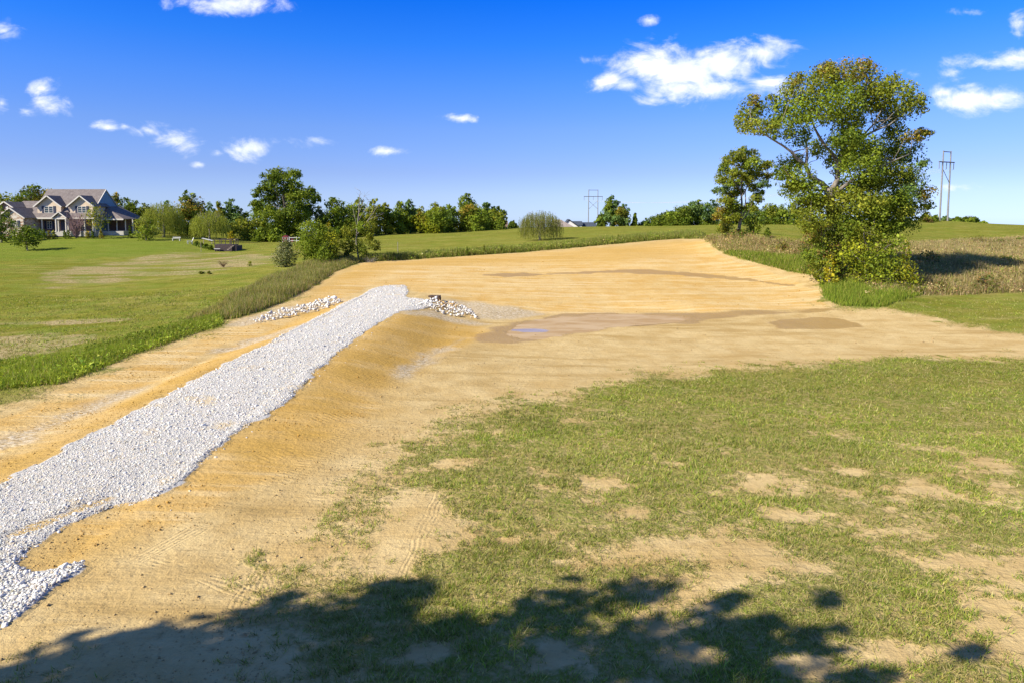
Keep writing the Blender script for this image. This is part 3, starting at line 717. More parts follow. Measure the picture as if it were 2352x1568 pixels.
def lawn_band(x0, x1, y0, y1, tufts, per, hh, ww, spread, wts):
    n = int((x1 - x0) * (y1 - y0) * tufts)
    x = rl.uniform(x0, x1, n); y = rl.uniform(y0, y1, n)
    k = in_view(x, y); x, y = x[k], y[k]
    cv = lawn_cover(x, y); k = rl.random(len(x)) < cv ** 1.15 * (.5 + .5 * sstep(fbm(x, y, 1.3, 4, 91, .6), .34, .6)); x, y, cv = x[k], y[k], cv[k]
    lush = sstep(fbm(x, y, .8, 4, 77), .42, .66)
    m = np.maximum(1, (per * (.75 + .4 * lush) * rl.uniform(.6, 1.3, len(x))).astype(int))
    X = np.repeat(x, m) + rl.normal(0, spread, m.sum()); Yv = np.repeat(y, m) + rl.normal(0, spread, m.sum())
    lu = np.repeat(lush, m)
    h = hh * rl.lognormal(0, .35, len(X)) * (.80 + .28 * lu); ln = h * rl.uniform(.3, 1.6, len(X)); w = ww * rl.uniform(.7, 1.5, len(X))
    c1 = palette(len(X), GC, wts, rl); dryp = palette(len(X), [(.46, .38, .17), (.36, .31, .115), (.25, .24, .065)], [1, 1, 1], rl)
    hue = sstep(fbm(X, Yv, .3, 4, 81), .38, .62)
    f = (rl.random(len(X)) < (.50 - .16 * lu - .22 * hue + .12 * (Yv < 22)))[:, None]
    c1 = c1 * (.9 + .22 * hue)[:, None] * np.where(Yv < 24, 1.22, 1.05)[:, None]; dryp = dryp * np.where(Yv < 24, 1.15, 1.0)[:, None]  # near blades coloured lighter to make up for their self-shadowing
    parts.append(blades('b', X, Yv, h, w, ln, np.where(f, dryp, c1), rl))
lawn_band(-14, 14, 9.5, 16, 95, 15, .085, .014, .06, [3, 3, 2, 1, 2])
lawn_band(-16, 22, 16, 25, 68, 12, .085, .018, .07, [3, 3, 2, 1.2, 1.5])
lawn_band(-10, 34, 25, 40, 34, 9, .085, .026, .09, [2.5, 3, 3, 1.5, 1])
lawn_band(10, 46, 40, 62, 7, 7, .08, .035, .14, [2, 3, 3, 1.6, 1])
lawn_band(-36, -20, 24, 40, 16, 8, .09, .026, .10, [3, 3, 2, 1, 1.5])
lawn_band(-58, -20, 40, 66, 7, 7, .10, .040, .15, [3, 3, 2.5, 1, 1])
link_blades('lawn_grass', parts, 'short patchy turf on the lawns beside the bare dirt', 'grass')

# tall unmown strips and the weedy meadow
def tall(poly, dens, h, w, cols, wts, seed, lean=.3, edge=1.0, skip=None):
    r = np.random.default_rng(seed); x, y = scatter(poly, dens, r)
    if skip is not None: kq = sdist(x, y, skip) < .2; x, y = x[kq], y[kq]
    x = x + r.normal(0, .12, len(x)); y = y + r.normal(0, .12, len(x))
    t = fbm(x, y, .5, 4, seed); d = sdist(x, y, poly)
    hh = h * (.45 + .95 * t) * r.uniform(.55, 1.2, len(x)) * (.55 + .45 * sstep(d, 0, edge))
    c = palette(len(x), cols, wts, r)
    return blades('t', x, y, hh, w * r.uniform(.6, 1.4, len(x)), hh * np.abs(r.normal(0, lean, len(x))), c, r)
GREEN = [(.20, .28, .025), (.28, .34, .04), (.13, .19, .022), (.36, .35, .08)]
BROWN = [(.48, .35, .17), (.36, .26, .13), (.58, .46, .25), (.27, .26, .08)]
OLIVE = [(.25, .27, .055), (.34, .32, .09), (.16, .19, .035), (.44, .36, .16)]
def sprays(poly, dens, h, size, cols, wts, seed, skip=None):
    r = np.random.default_rng(seed); x, y = scatter(poly, dens, r)
    if skip is not None: kq = sdist(x, y, skip) < .2; x, y = x[kq], y[kq]
    n = len(x)
    t = fbm(x, y, .45, 4, seed); z = height(x, y) + h * (.35 + 1.0 * t) * r.uniform(.3, 1.05, n)
    c = palette(n, cols, wts, r); c = c * (.65 + .7 * sstep(fbm(x, y, .25, 3, seed + 5), .3, .7))[:, None]
    p = np.stack([x, y, z], 1); V = (p[:, None, :] + r.normal(0, 1, (n, 3, 3)) * (size * r.uniform(.5, 1.3, n))[:, None, None]).reshape(-1, 3)
    return V, np.arange(3 * n).reshape(-1, 3), np.repeat(c, 3, 0)
st1 = zone([(-80, 905), (0, 832), (160, 815), (330, 765), (505, 722), (512, 745), (420, 776), (300, 815), (140, 882), (0, 894), (-80, 925)])
st2 = zone([(505, 735), (520, 690), (600, 650), (700, 610), (800, 590), (830, 602), (765, 626), (705, 666), (640, 698), (540, 733)])
st3 = zone([(420, 735), (520, 690), (600, 650), (640, 640), (560, 690), (505, 728)])
link_blades('tall_grass', [sprays(st1, 120, .34, .05, [(.26, .34, .03), (.36, .40, .06), (.16, .23, .025)], [1, 1, .6], 40), tall(st1, 330, .42, .035, [(.26, .34, .03), (.34, .40, .05)] + GREEN[1:3] + BROWN[:1], [3, 3, 2, 1, .8], 31, .5),
                           tall(st2, 300, .85, .040, BROWN + OLIVE + GREEN[:2], [1.2, .9, 1.0, 1.0, 1.8, 1.2, 1.0, .4, 1.2, .8], 32), tall(st3, 160, .5, .04, OLIVE + BROWN[:1], [2, 2, 1, 1, 1.5], 33)],
            'tall unmown grass strip between the left field and the dirt', 'grass')
st4 = zone([(815, 603), (840, 596), (1000, 585), (1200, 572), (1400, 554), (1560, 541), (1620, 541), (1612, 548), (1560, 549), (1400, 562), (1200, 580), (1000, 593), (830, 603)])
link_blades('tall_grass', [sprays(st4, 120, .8, .06, OLIVE + GREEN[:2], [1, 1, 1.5, .3, 1, .6], 39), tall(st4, 130, 1.0, .055, OLIVE + GREEN[:2] + BROWN[:1], [1.6, 1.2, 1.6, .4, 1.5, 1, .4], 34, .22)], 'ragged green weed strip along the back edge of the dirt pad', 'grass')
st5 = zone([(1612, 550), (1680, 545), (1830, 560), (2100, 562), (2352, 550), (2560, 555), (2560, 680), (2352, 672), (2080, 678), (1985, 690), (2000, 668), (1930, 640), (1880, 632), (1800, 620), (1720, 598), (1650, 576)])
st6 = zone([(1882, 655), (1960, 645), (2060, 655), (2130, 672), (2030, 706), (1930, 704), (1897, 686)]); st7 = zone([(1660, 582), (1700, 580), (1760, 585), (1860, 595), (1900, 634), (1800, 621), (1720, 599)])
r_ = np.random.default_rng(35)
link_blades('meadow_weeds', [tall(st5, 46, .95, .055, BROWN + OLIVE[:2], [2, 2, 1.4, 1.2, 1.0, .8], 35, .4, 1.0, st7), sprays(st5, 62, .80, .065, BROWN + OLIVE[:3] + [(.30, .17, .09)], [1.6, 2, 1.0, 1.4, 1.4, .8, 1.6, 1.6], 38, st7), tall(st6, 170, .75, .055, GREEN, [2, 3, 2, 1], 36, .35), tall(st7, 190, .85, .055, GREEN + BROWN[:1], [2, 3, 2, 1, .5], 37, .35)],
            'brown seedy meadow weeds with green grass along the lot edge', 'weeds')

# clods and crumbs of earth lying on the graded dirt
def clods():
    r = np.random.default_rng(55); x = np.append(r.uniform(-24, 16, 150000), r.uniform(-22, 36, 40000)); y = np.append(r.uniform(10, 44, 150000), r.uniform(44, 90, 40000))
    k = in_view(x, y, 20) & (sdist(x, y, Z_DIRT) > .1) & (sdist(x, y, Z_GRAVEL) < -.05)
    k &= r.random(len(x)) < .10 + .9 * sstep(fbm(x, y, .5, 5, 61, .6), .50, .66)
    k &= (r.random(len(x)) < np.clip(16 / y, .25, 1))
    x, y = x[k], y[k]; s = r.lognormal(math.log(.014), .5, len(x)).clip(.006, .07) * np.where(y > 44, 1.8, 1); n = len(x)
    p = np.stack([x, y, height(x, y) + s * .3], 1)
    orm = mask(x, y, Z_ORANGE, 1.1, 1.2, .35, 3)[:, None]
    tone = (np.array([.43, .31, .15]) * (1 - orm) + np.array([.47, .27, .06]) * orm) * r.uniform(.7, 1.15, (n, 1))
    kk = r.integers(0, len(VAR_O), n); v = np.einsum('nij,nvj->nvi', rotmats(n, r), VAR_O[kk] * s[:, None, None]) + p[:, None, :]
    me = np_mesh('earth_clods', v.reshape(-1, 3), (OCTF[None] + (np.arange(n) * 6)[:, None, None]).reshape(-1, 3), np.repeat(tone, 6, 0))
    m, nt = new_mat('dry_clods'); g = G(nt); d = g.n('ShaderNodeBsdfDiffuse'); g.put(d.inputs[0], g.attr('col').outputs['Color']); o = g.n('ShaderNodeOutputMaterial'); nt.links.new(d.outputs[0], o.inputs[0])
    tag(link('earth_clods', me, m, STRUCT['dirt_lot']), kind='stuff')
clods()
# ------------------------------------------------------------------ trees
DK = [(0.088, 0.139, 0.014), (0.131, 0.184, 0.018), (0.186, 0.230, 0.022)]
MID = [(0.154, 0.205, 0.018), (0.193, 0.266, 0.024), (0.260, 0.318, 0.033)]
YG = [(0.254, 0.294, 0.020), (0.371, 0.368, 0.025), (0.196, 0.239, 0.020)]
OLV = [(0.214, 0.245, 0.024), (0.285, 0.294, 0.033), (0.152, 0.196, 0.022)]
RUST = [(0.348, 0.243, 0.035), (0.285, 0.270, 0.040), (0.190, 0.223, 0.030)]
MAR = [(0.225, 0.136, 0.044), (0.150, 0.154, 0.033), (0.098, 0.136, 0.024)]
BLU = [(0.099, 0.177, 0.047), (0.144, 0.223, 0.058), (0.179, 0.251, 0.063)]
GOLD = [(0.588, 0.462, 0.020), (0.476, 0.406, 0.025), (0.336, 0.336, 0.030)]
WIL = [(0.272, 0.304, 0.045), (0.336, 0.352, 0.060), (0.192, 0.240, 0.035)]
GREY = [(0.225, 0.240, 0.099), (0.300, 0.300, 0.132), (0.150, 0.180, 0.066)]
def leaf_mesh(name, P_, S_, col, rng, out=None, aspect=.62, vert=0.0):
    """rhombic leaf sprays at P_, size S_"""
    n = len(P_)
    nrm = rng.normal(0, 1, (n, 3))
    if out is not None: nrm = nrm * .75 + out * 1.0 + np.array([0, 0, .35])
    nrm /= np.linalg.norm(nrm, axis=1)[:, None] + 1e-9
    a = np.cross(nrm, rng.normal(0, 1, (n, 3)));
    if vert: a = a * (1 - vert) + np.array([0, 0, -1.0]) * vert * 1.5
    a /= np.linalg.norm(a, axis=1)[:, None] + 1e-9
    b = np.cross(nrm, a); b /= np.linalg.norm(b, axis=1)[:, None] + 1e-9
    S = S_[:, None]
    V = np.stack([P_ - a * S * .5, P_ + b * S * .5 * aspect + nrm * S * .08, P_ + a * S * .5, P_ - b * S * .5 * aspect + nrm * S * .08], 1).reshape(-1, 3)
    F = np.arange(4 * n).reshape(-1, 4)
    return np_mesh(name, V, F, np.repeat(col, 4, 0))
def sph(n, rng):
    d = rng.normal(0, 1, (n, 3)); return d / np.linalg.norm(d, axis=1)[:, None]
def wob(p, q, rng, k=5, amp=.12):
    p = np.array(p, float); q = np.array(q, float); L = np.linalg.norm(q - p)
    pts = [p + (q - p) * t for t in np.linspace(0, 1, k)]
    for i in range(1, k - 1): pts[i] = pts[i] + rng.normal(0, amp * L / k, 3)
    return pts
def make_tree(name, label, cat, base, lobes, n_leaves, leaf, rng, trunk_r=.2, group=None, fork=.35, bark=None, clumps=11, gap=.0, twigs=3, trunk_top=None, limbs=None, tr_lean=(0, 0), only_crown=False):
    """lobes: (x, y, z, rx, ry, rz, palette) relative to the base"""
    root = empty(name, tuple(base)); tag(root, label, cat, group)
    bark = bark or BARK
    L = [l[:6] for l in lobes]; vol = np.array([(l[3] * l[4] * l[5]) ** (2 / 3) for l in L]); vol /= vol.sum()
    P_, N_, C_ = [], [], []; tw = MB()
    zmax = max(l[2] for l in L)
    top = np.array(trunk_top if trunk_top is not None else (tr_lean[0], tr_lean[1], zmax * .8), float)
    if not only_crown:
        tw.tube(wob((0, 0, -.25), top * fork, rng, 4, .05), [trunk_r * 1.35, trunk_r * 1.0, trunk_r * .92, trunk_r * .85], 8)
        tw.tube(wob(top * fork, top, rng, 6, .12), list(np.linspace(trunk_r * .8, trunk_r * .18, 6)), 6)
    for (lb, w) in zip(lobes, vol):
        c = np.array(lb[:3]); r = np.array(lb[3:6]); pal = lb[6]
        m = max(20, int(n_leaves * w)); nc = max(3, int(clumps * (w * len(lobes)) ** .5))
        cd = sph(nc, rng) * (rng.uniform(.35, 1.0, (nc, 1)) ** .6); cc = c + cd * r * .86
        tone = rng.uniform(.78, 1.22, nc)
        kk = rng.integers(0, nc, m)
        off = sph(m, rng) * (rng.random((m, 1)) ** .45) * (r * .5)
        p = cc[kk] + off
        un = rng.random(m) < .18; p[un] = c + (sph(m, rng) * (rng.random((m, 1)) ** .38) * r * 1.05)[un]
        if gap: keep = rng.random(m) > gap; p = p[keep]; kk = kk[keep]; off = off[keep]
        P_.append(p); o = (p - c) / r * .6 + off / (r * .5) * .6; N_.append(o)
        ci = rng.integers(0, len(pal), nc)[kk]; mixi = rng.integers(0, len(pal), len(kk)); ci = np.where(rng.random(len(kk)) < .6, ci, mixi)
        C_.append(np.array(pal)[ci] * (tone[kk] * rng.uniform(.75, 1.25, len(kk)))[:, None])
        if not only_crown:
            lv = min(1.0, max(fork * .7, (c[2] - .35 * abs(c[0]) - .2 * abs(c[1])) / max(zmax, .1) * .8))
            st = top * min(lv, .95)
            rr = trunk_r * .42 * min(1.2, max(.35, r.mean() / max(zmax * .2, .3)))
            if limbs:
                lp = np.array([q for l_ in limbs for q in l_[0]]); q0 = lp[np.argmin(((lp - c) ** 2).sum(1))]
                tw.tube(wob(q0, c, rng, 4, .2), list(np.linspace(max(.03, rr * .5), .015, 4)), 5)
            else: tw.tube(wob(st, c, rng, 5, .2), list(np.linspace(rr, rr * .35, 5)), 5)
            for q in cc[:twigs]: tw.tube(wob(c, q, rng, 3, .2), [rr * .35, rr * .22, rr * .1], 4, False)
    main = []
    if limbs:
        for j, (pts, r0, r1) in enumerate(limbs):
            k = len(pts); t2 = tw if j == 0 or r0 < .1 else MB()
            t2.tube(pts, [r * .8 for r in np.linspace(r0, r1, k)], 7)
            if t2 is not tw: main.append(t2)
    if not only_crown or limbs:
        tk = tw.build('trunk', bark, root, True)
        for t2 in main: t2.build('branch', bark, tk, True)
    P_ = np.concatenate(P_); N_ = np.concatenate(N_); C_ = np.concatenate(C_)
    me = leaf_mesh('crown', P_, leaf * rng.lognormal(0, .38, len(P_)), C_, rng, N_)
    link('crown', me, LEAF, root)
    return root
def auto_lobes(h, w, rng, pal, kind='round', base=.18, n=11):
    out = []
    for i in range(n):
        t = (i + .5) / n; z = base + (1 - base) * t
        env = {'round': math.sin(math.pi * min(1, (t * .82 + .16))) ** .65, 'oval': math.sin(math.pi * (t * .78 + .18)) ** .8, 'cone': (1 - t) ** .8 * .95 + .06,
               'column': .8 * math.sin(math.pi * (t * .8 + .15)) ** .4, 'bush': math.cos(t * 1.3)}[kind]
        a = i * 2.4 + rng.uniform(-.5, .5); r = w * env
        rad = r * rng.uniform(.35, .60)
        lr = max(.30 * w, r * rng.uniform(.58, .82))
        out.append((math.cos(a) * rad, math.sin(a) * rad, h * z * .93, lr, lr, max(h * .09, lr * rng.uniform(.6, .85)), pal[i % len(pal)] if isinstance(pal[0], list) else pal))
    out.append((0, 0, h * (base + (1 - base) * .45), w * .5, w * .5, h * (1 - base) * .33, pal[0] if isinstance(pal[0], list) else pal))
    return out
def far_tree(name, label, xd, base_yd, top_yd, hwd, Yd, pal, kind='round', n=2600, leaf=None, base=.15, group=None, seed=None, clumps=9, gap=0.0, ground=True, cat='tree', bark=None, nl=11):
    rng = np.random.default_rng(seed if seed is not None else int(xd * 7 + top_yd))
    b = at(xd, base_yd, Yd); tp = at(xd, top_yd, Yd); w = hwd * Yd / FD
    z0 = min(hgt(b[0], b[1]), b[2]) if ground else b[2]
    h = tp[2] - z0
    lf = leaf if leaf else max(.15, Yd * .0023)
    lb = auto_lobes(h, w, rng, pal, kind, base, nl)
    return make_tree(name, label, cat, (b[0], b[1], z0), lb, n, lf, rng, trunk_r=max(.05, h * .022), group=group, clumps=clumps, gap=gap, bark=bark)
def willow(name, label, xd, base_yd, top_yd, bot_yd, hwd, Yd, pal, n_str, group=None, bare=0.0, seed=1, cat='willow tree'):
    rng = np.random.default_rng(seed); b = at(xd, base_yd, Yd); z0 = hgt(b[0], b[1]); h = at(xd, top_yd, Yd)[2] - z0; w = hwd * Yd / FD; zb = max(.1, at(xd, bot_yd, Yd)[2] - z0)
    root = empty(name, (b[0], b[1], z0)); tag(root, label, cat, group)
    tw = MB(); tr = h * .03
    tw.tube(wob((0, 0, -.2), (rng.normal(0, .1), 0, h * .4), rng, 4, .06), [tr * 1.3, tr, tr * .9, tr * .8], 8)
    P_, C_, S_ = [], [], []
    nl = 13
    for i in range(nl):
        a = i * 2.4; q = (math.cos(a) * w * .6, math.sin(a) * w * .6, h * rng.uniform(.72, .95)); tw.tube(wob((0, 0, h * .38), q, rng, 5, .25), list(np.linspace(tr * .55, tr * .12, 5)), 5)
    for i in range(n_str):
        d = sph(1, rng)[0]; d[2] = abs(d[2]); rr = rng.uniform(.55, 1) ** .5
        lob = .78 + .34 * math.sin(2.3 * math.atan2(d[1], d[0]) + seed) * math.cos(1.7 * math.atan2(d[1], d[0]) + .5 * seed); rr *= .86 + .3 * lob * rng.uniform(.6, 1)
        p = np.array([d[0] * w * rr, d[1] * w * rr, h * .58 + d[2] * h * .38 * rng.uniform(.55, 1.1) * (.8 + .25 * lob)])
        ln = (p[2] - zb) * rng.uniform(.35, 1.0); k = max(4, int(ln / (h * .022)))
        t = np.linspace(0, 1, k)[:, None]
        out = np.array([d[0], d[1], 0]) * w * .10
        pts = p + out * np.sin(t * 1.5) + np.array([0, 0, -1.0]) * ln * t + rng.normal(0, h * .006, (k, 3))
        keep = rng.random(k) > bare; pts = pts[keep]
        tone = rng.uniform(.7, 1.25)
        P_.append(pts); C_.append(np.array(pal)[rng.integers(0, len(pal), len(pts))] * tone); S_.append(np.full(len(pts), h * .045) * rng.uniform(.7, 1.2, len(pts)))
        if bare and i % 6 == 0: tw.tube([tuple(p), tuple(p + out * .7 + (0, 0, -ln * .5)), tuple(p + out + (0, 0, -ln))], [h * .0028, h * .002, h * .0012], 3, False)
    tw.build('trunk', BARK if not bare else BARKD, root, True)
    P_ = np.concatenate(P_); me = leaf_mesh('crown', P_, np.concatenate(S_), np.concatenate(C_), rng, None, .22, .85)
    link('crown', me, LEAF, root)
    return root

# --- the big tree at the right of the pad -------------------------------------------------
def big_tree():
    rng = np.random.default_rng(404); Yt = 70.3
    b = hit(1935, 632); Yt = b[1]; base = np.array(b)
    def zp(zx, zy, dy=0.0):
        p = at(1646 + zx * .3467, 115 + zy * .3467, Yt + dy); return p - base
    k = .3467 * Yt / FD
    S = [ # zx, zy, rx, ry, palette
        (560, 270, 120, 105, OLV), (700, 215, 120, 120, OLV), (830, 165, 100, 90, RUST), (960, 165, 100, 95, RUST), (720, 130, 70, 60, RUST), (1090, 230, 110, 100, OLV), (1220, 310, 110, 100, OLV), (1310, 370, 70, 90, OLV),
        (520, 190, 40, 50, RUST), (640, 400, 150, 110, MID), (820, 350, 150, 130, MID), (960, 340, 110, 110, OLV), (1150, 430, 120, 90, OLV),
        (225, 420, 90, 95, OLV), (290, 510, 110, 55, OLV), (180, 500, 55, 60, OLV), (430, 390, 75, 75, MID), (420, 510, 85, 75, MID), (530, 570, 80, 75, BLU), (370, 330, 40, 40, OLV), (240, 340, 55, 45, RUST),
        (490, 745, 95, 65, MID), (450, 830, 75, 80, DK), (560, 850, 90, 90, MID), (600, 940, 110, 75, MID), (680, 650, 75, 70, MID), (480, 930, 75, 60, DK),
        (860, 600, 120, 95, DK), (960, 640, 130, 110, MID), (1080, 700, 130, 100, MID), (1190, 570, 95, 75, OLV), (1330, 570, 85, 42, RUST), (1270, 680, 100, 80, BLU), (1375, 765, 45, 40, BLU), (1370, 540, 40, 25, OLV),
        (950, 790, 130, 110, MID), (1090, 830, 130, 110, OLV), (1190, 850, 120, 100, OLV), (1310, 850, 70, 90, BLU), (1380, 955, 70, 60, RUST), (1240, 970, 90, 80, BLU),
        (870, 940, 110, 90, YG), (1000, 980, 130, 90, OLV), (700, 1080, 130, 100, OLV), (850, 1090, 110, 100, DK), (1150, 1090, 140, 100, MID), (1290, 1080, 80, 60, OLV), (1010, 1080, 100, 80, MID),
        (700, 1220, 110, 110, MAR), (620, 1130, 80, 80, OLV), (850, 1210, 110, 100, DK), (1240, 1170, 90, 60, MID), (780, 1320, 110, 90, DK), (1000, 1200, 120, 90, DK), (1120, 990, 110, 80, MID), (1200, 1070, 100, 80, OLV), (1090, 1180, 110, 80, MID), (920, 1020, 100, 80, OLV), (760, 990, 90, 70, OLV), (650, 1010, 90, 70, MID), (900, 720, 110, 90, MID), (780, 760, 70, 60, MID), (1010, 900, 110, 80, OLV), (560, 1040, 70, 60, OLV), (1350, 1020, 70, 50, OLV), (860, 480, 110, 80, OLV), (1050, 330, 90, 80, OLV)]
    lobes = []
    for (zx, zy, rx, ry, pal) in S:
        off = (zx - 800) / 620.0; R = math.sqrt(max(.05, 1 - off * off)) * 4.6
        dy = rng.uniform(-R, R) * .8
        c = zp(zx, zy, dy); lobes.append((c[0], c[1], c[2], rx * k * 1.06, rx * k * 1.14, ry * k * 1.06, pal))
    # main limbs as they stand against the sky
    def path(pts, dys): return [tuple(zp(x, y, d)) for (x, y), d in zip(pts, dys)]
    T = [(790, 1480), (775, 1300), (765, 1120), (750, 980), (735, 915)]
    limbs = [(path(T, [0, 0, 0, 0, 0]), .78, .50),
             (path([(735, 925), (690, 880), (620, 840), (590, 770), (600, 690), (590, 590)], [0, -.3, -.8, -1, -1, -1]), .40, .10),
             (path([(600, 770), (540, 730), (500, 680), (440, 635), (380, 600), (300, 550), (230, 470)], [-1, -1, -1.2, -1.5, -1.6, -1.8, -2]), .22, .05),
             (path([(750, 960), (800, 860), (810, 760), (770, 690), (720, 640), (650, 520), (600, 380)], [0, .5, 1, 1, .8, .5, 0]), .38, .06),
             (path([(800, 830), (830, 700), (840, 560), (830, 420), (780, 250)], [.5, 1, 1.5, 1.5, 1]), .30, .05),
             (path([(835, 620), (900, 520), (960, 420), (1000, 300), (1010, 200)], [1, 1, .5, 0, 0]), .22, .04),
             (path([(845, 700), (930, 600), (1040, 540), (1140, 500), (1240, 420)], [1, 0, -.8, -1.2, -1.5]), .22, .04),
             (path([(960, 580), (1050, 480), (1100, 380), (1150, 300)], [0, -.6, -1, -1]), .12, .03),
             (path([(790, 950), (900, 860), (1020, 800), (1160, 740), (1280, 690)], [0, -1, -1.5, -2, -2]), .26, .05),
             (path([(780, 1080), (900, 1020), (1060, 1000), (1220, 1010), (1340, 960)], [0, -1, 0, 1, 1]), .22, .04),
             (path([(740, 930), (660, 930), (560, 880), (480, 830)], [0, -1, -1.5, -2]), .16, .04)]
    main = [l[0] for l in limbs[1:]]
    for i in range(46):       # finer branches leaving the limbs
        pts = main[int(rng.integers(0, len(main)))]; j = int(rng.integers(1, len(pts))); p = np.array(pts[j]); d = sph(1, rng)[0]; d[2] = abs(d[2]) * .9 + .15; L = rng.uniform(1.2, 3.2)
        limbs.append(([tuple(p), tuple(p + d * L * .5 + rng.normal(0, .12, 3)), tuple(p + d * L)], .065, .018))
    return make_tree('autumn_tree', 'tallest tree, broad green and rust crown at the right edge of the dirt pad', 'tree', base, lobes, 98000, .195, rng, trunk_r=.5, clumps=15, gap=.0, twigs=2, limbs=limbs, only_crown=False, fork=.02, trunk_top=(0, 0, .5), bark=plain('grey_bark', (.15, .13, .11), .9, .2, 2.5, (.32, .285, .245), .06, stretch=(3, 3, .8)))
big_tree()
def bush(name, label, xd, yd, hwd, top_yd, pal, n=2500, leaf=.16, Yd=None, group=None, seed=None, kind='bush', cat='shrub', gap=0, clumps=9, base=.02):
    p = hit(xd, yd) if Yd is None else at(xd, yd, Yd); Yd = p[1]
    return far_tree(name, label, xd, yd, top_yd, hwd, Yd, pal, kind, n, leaf, base, group, seed, cat=cat, gap=gap, clumps=clumps)
# shrubs grown together at the foot of the big tree
bush('yellow_shrub', 'bright yellow green shrub at the right foot of the tallest tree', 1995, 622, 92, 468, [YG, MID, MID, OLV], 11000, .19, 67.6, seed=3, clumps=14)
bush('yellow_shrub', 'gold tipped shrub low on the far right side of the tallest tree', 2080, 588, 26, 548, GOLD, 900, .18, 67.0, seed=4)
bush('dark_thicket', 'dark brown green thicket at the left foot of the tallest tree', 1888, 634, 50, 492, [DK, MAR, OLV, OLV], 6500, .18, 68.8, seed=5, clumps=12)
bush('low_shrub', 'low bright green shrub in front of the tallest tree trunk', 1990, 632, 40, 588, YG, 1300, .17, 66.6, seed=6)
bush('gold_shrub', 'small golden shrub in front of the dark thicket', 1905, 632, 24, 580, [GOLD, YG], 700, .16, 66.8, seed=7)
# smaller maple beyond the pad
def maple():
    rng = np.random.default_rng(88); b = hit(1695, 541); Yt = b[1]; base = np.array(b)
    f = lambda zx, zy, dy=0: at((2080 + zx * .2104) / 1.306, (430 + zy * .2104) / 1.306, Yt + dy) - base
    k = .2104 / 1.306 * Yt / FD
    S = [(620, 160, 110, 90, OLV), (730, 130, 90, 90, OLV), (860, 170, 80, 80, OLV), (520, 250, 110, 90, OLV), (680, 280, 130, 100, RUST), (850, 300, 120, 100, MID), (1040, 320, 90, 70, OLV), (1090, 280, 50, 40, OLV), (440, 380, 90, 80, MID), (580, 430, 120, 90, OLV), (760, 430, 110, 90, OLV), (950, 440, 110, 80, OLV), (1060, 480, 60, 60, RUST),
         (400, 520, 100, 80, OLV), (540, 580, 110, 80, MID), (1000, 580, 100, 70, BLU), (860, 620, 90, 80, OLV), (400, 680, 110, 70, BLU), (520, 720, 120, 80, OLV), (430, 820, 110, 80, OLV), (560, 860, 110, 80, MID), (400, 960, 90, 60, RUST), (350, 1040, 80, 50, RUST), (520, 990, 90, 60, MID), (900, 800, 90, 80, OLV), (940, 720, 80, 60, MID), (600, 1060, 90, 60, OLV), (470, 1090, 80, 50, OLV), (780, 900, 80, 70, MID), (850, 950, 70, 60, OLV), (640, 920, 90, 70, MID), (700, 560, 100, 80, MID), (820, 520, 90, 70, OLV), (640, 680, 90, 70, OLV)]
    lobes = []
    for (zx, zy, rx, ry, pal) in S:
        c = f(zx, zy, rng.uniform(-2.4, 2.4)); lobes.append((c[0], c[1], c[2], rx * k * 1.08, rx * k * 1.08, ry * k * 1.05, pal))
    P3 = lambda pts: [tuple(f(x, y, rng.uniform(-.5, .5))) for x, y in pts]
    limbs = [(P3([(655, 1330), (650, 1220), (665, 1120), (680, 1000), (690, 850), (680, 700), (690, 520), (690, 330)]), .34, .05),
             (P3([(680, 1080), (735, 980), (745, 850), (740, 700), (800, 500)]), .16, .04), (P3([(690, 1100), (770, 1020), (820, 900), (850, 820)]), .12, .03),
             (P3([(675, 1050), (640, 900), (560, 760), (460, 640)]), .13, .03), (P3([(680, 980), (560, 960), (420, 900)]), .10, .03), (P3([(688, 760), (780, 600), (940, 450)]), .12, .03), (P3([(685, 700), (560, 520), (470, 400)]), .12, .03),
             (P3([(690, 560), (620, 380), (610, 220)]), .09, .02), (P3([(690, 560), (800, 360), (860, 200)]), .09, .02)]
    make_tree('autumn_maple', 'smaller rust and olive tree with forked grey trunk left of the tallest tree', 'tree', base, lobes, 24000, .21, rng, trunk_r=.2, clumps=11, gap=.05, twigs=2, limbs=limbs, fork=.02, trunk_top=(0, 0, .4))
maple()
bush('low_thicket', 'dark bramble clump around the smaller rust tree trunk', 1705, 544, 30, 528, [DK, MAR], 900, .2, 94, seed=8)
bush('low_thicket', 'dark sapling bush standing right of the smaller rust tree', 1763, 545, 9, 524, DK, 350, .2, 92, seed=9, kind='oval')

bush('maple_sucker', 'rusty leafy suckers low on the left of the smaller rust tree', 1664, 538, 20, 494, [RUST, OLV, OLV], 1500, .2, 95.5, seed=11, kind='oval', gap=.1)
bush('maple_sucker', 'olive leafy suckers low on the right of the smaller rust tree', 1730, 538, 20, 492, [OLV, MID], 1400, .2, 96.5, seed=12, kind='oval', gap=.15)
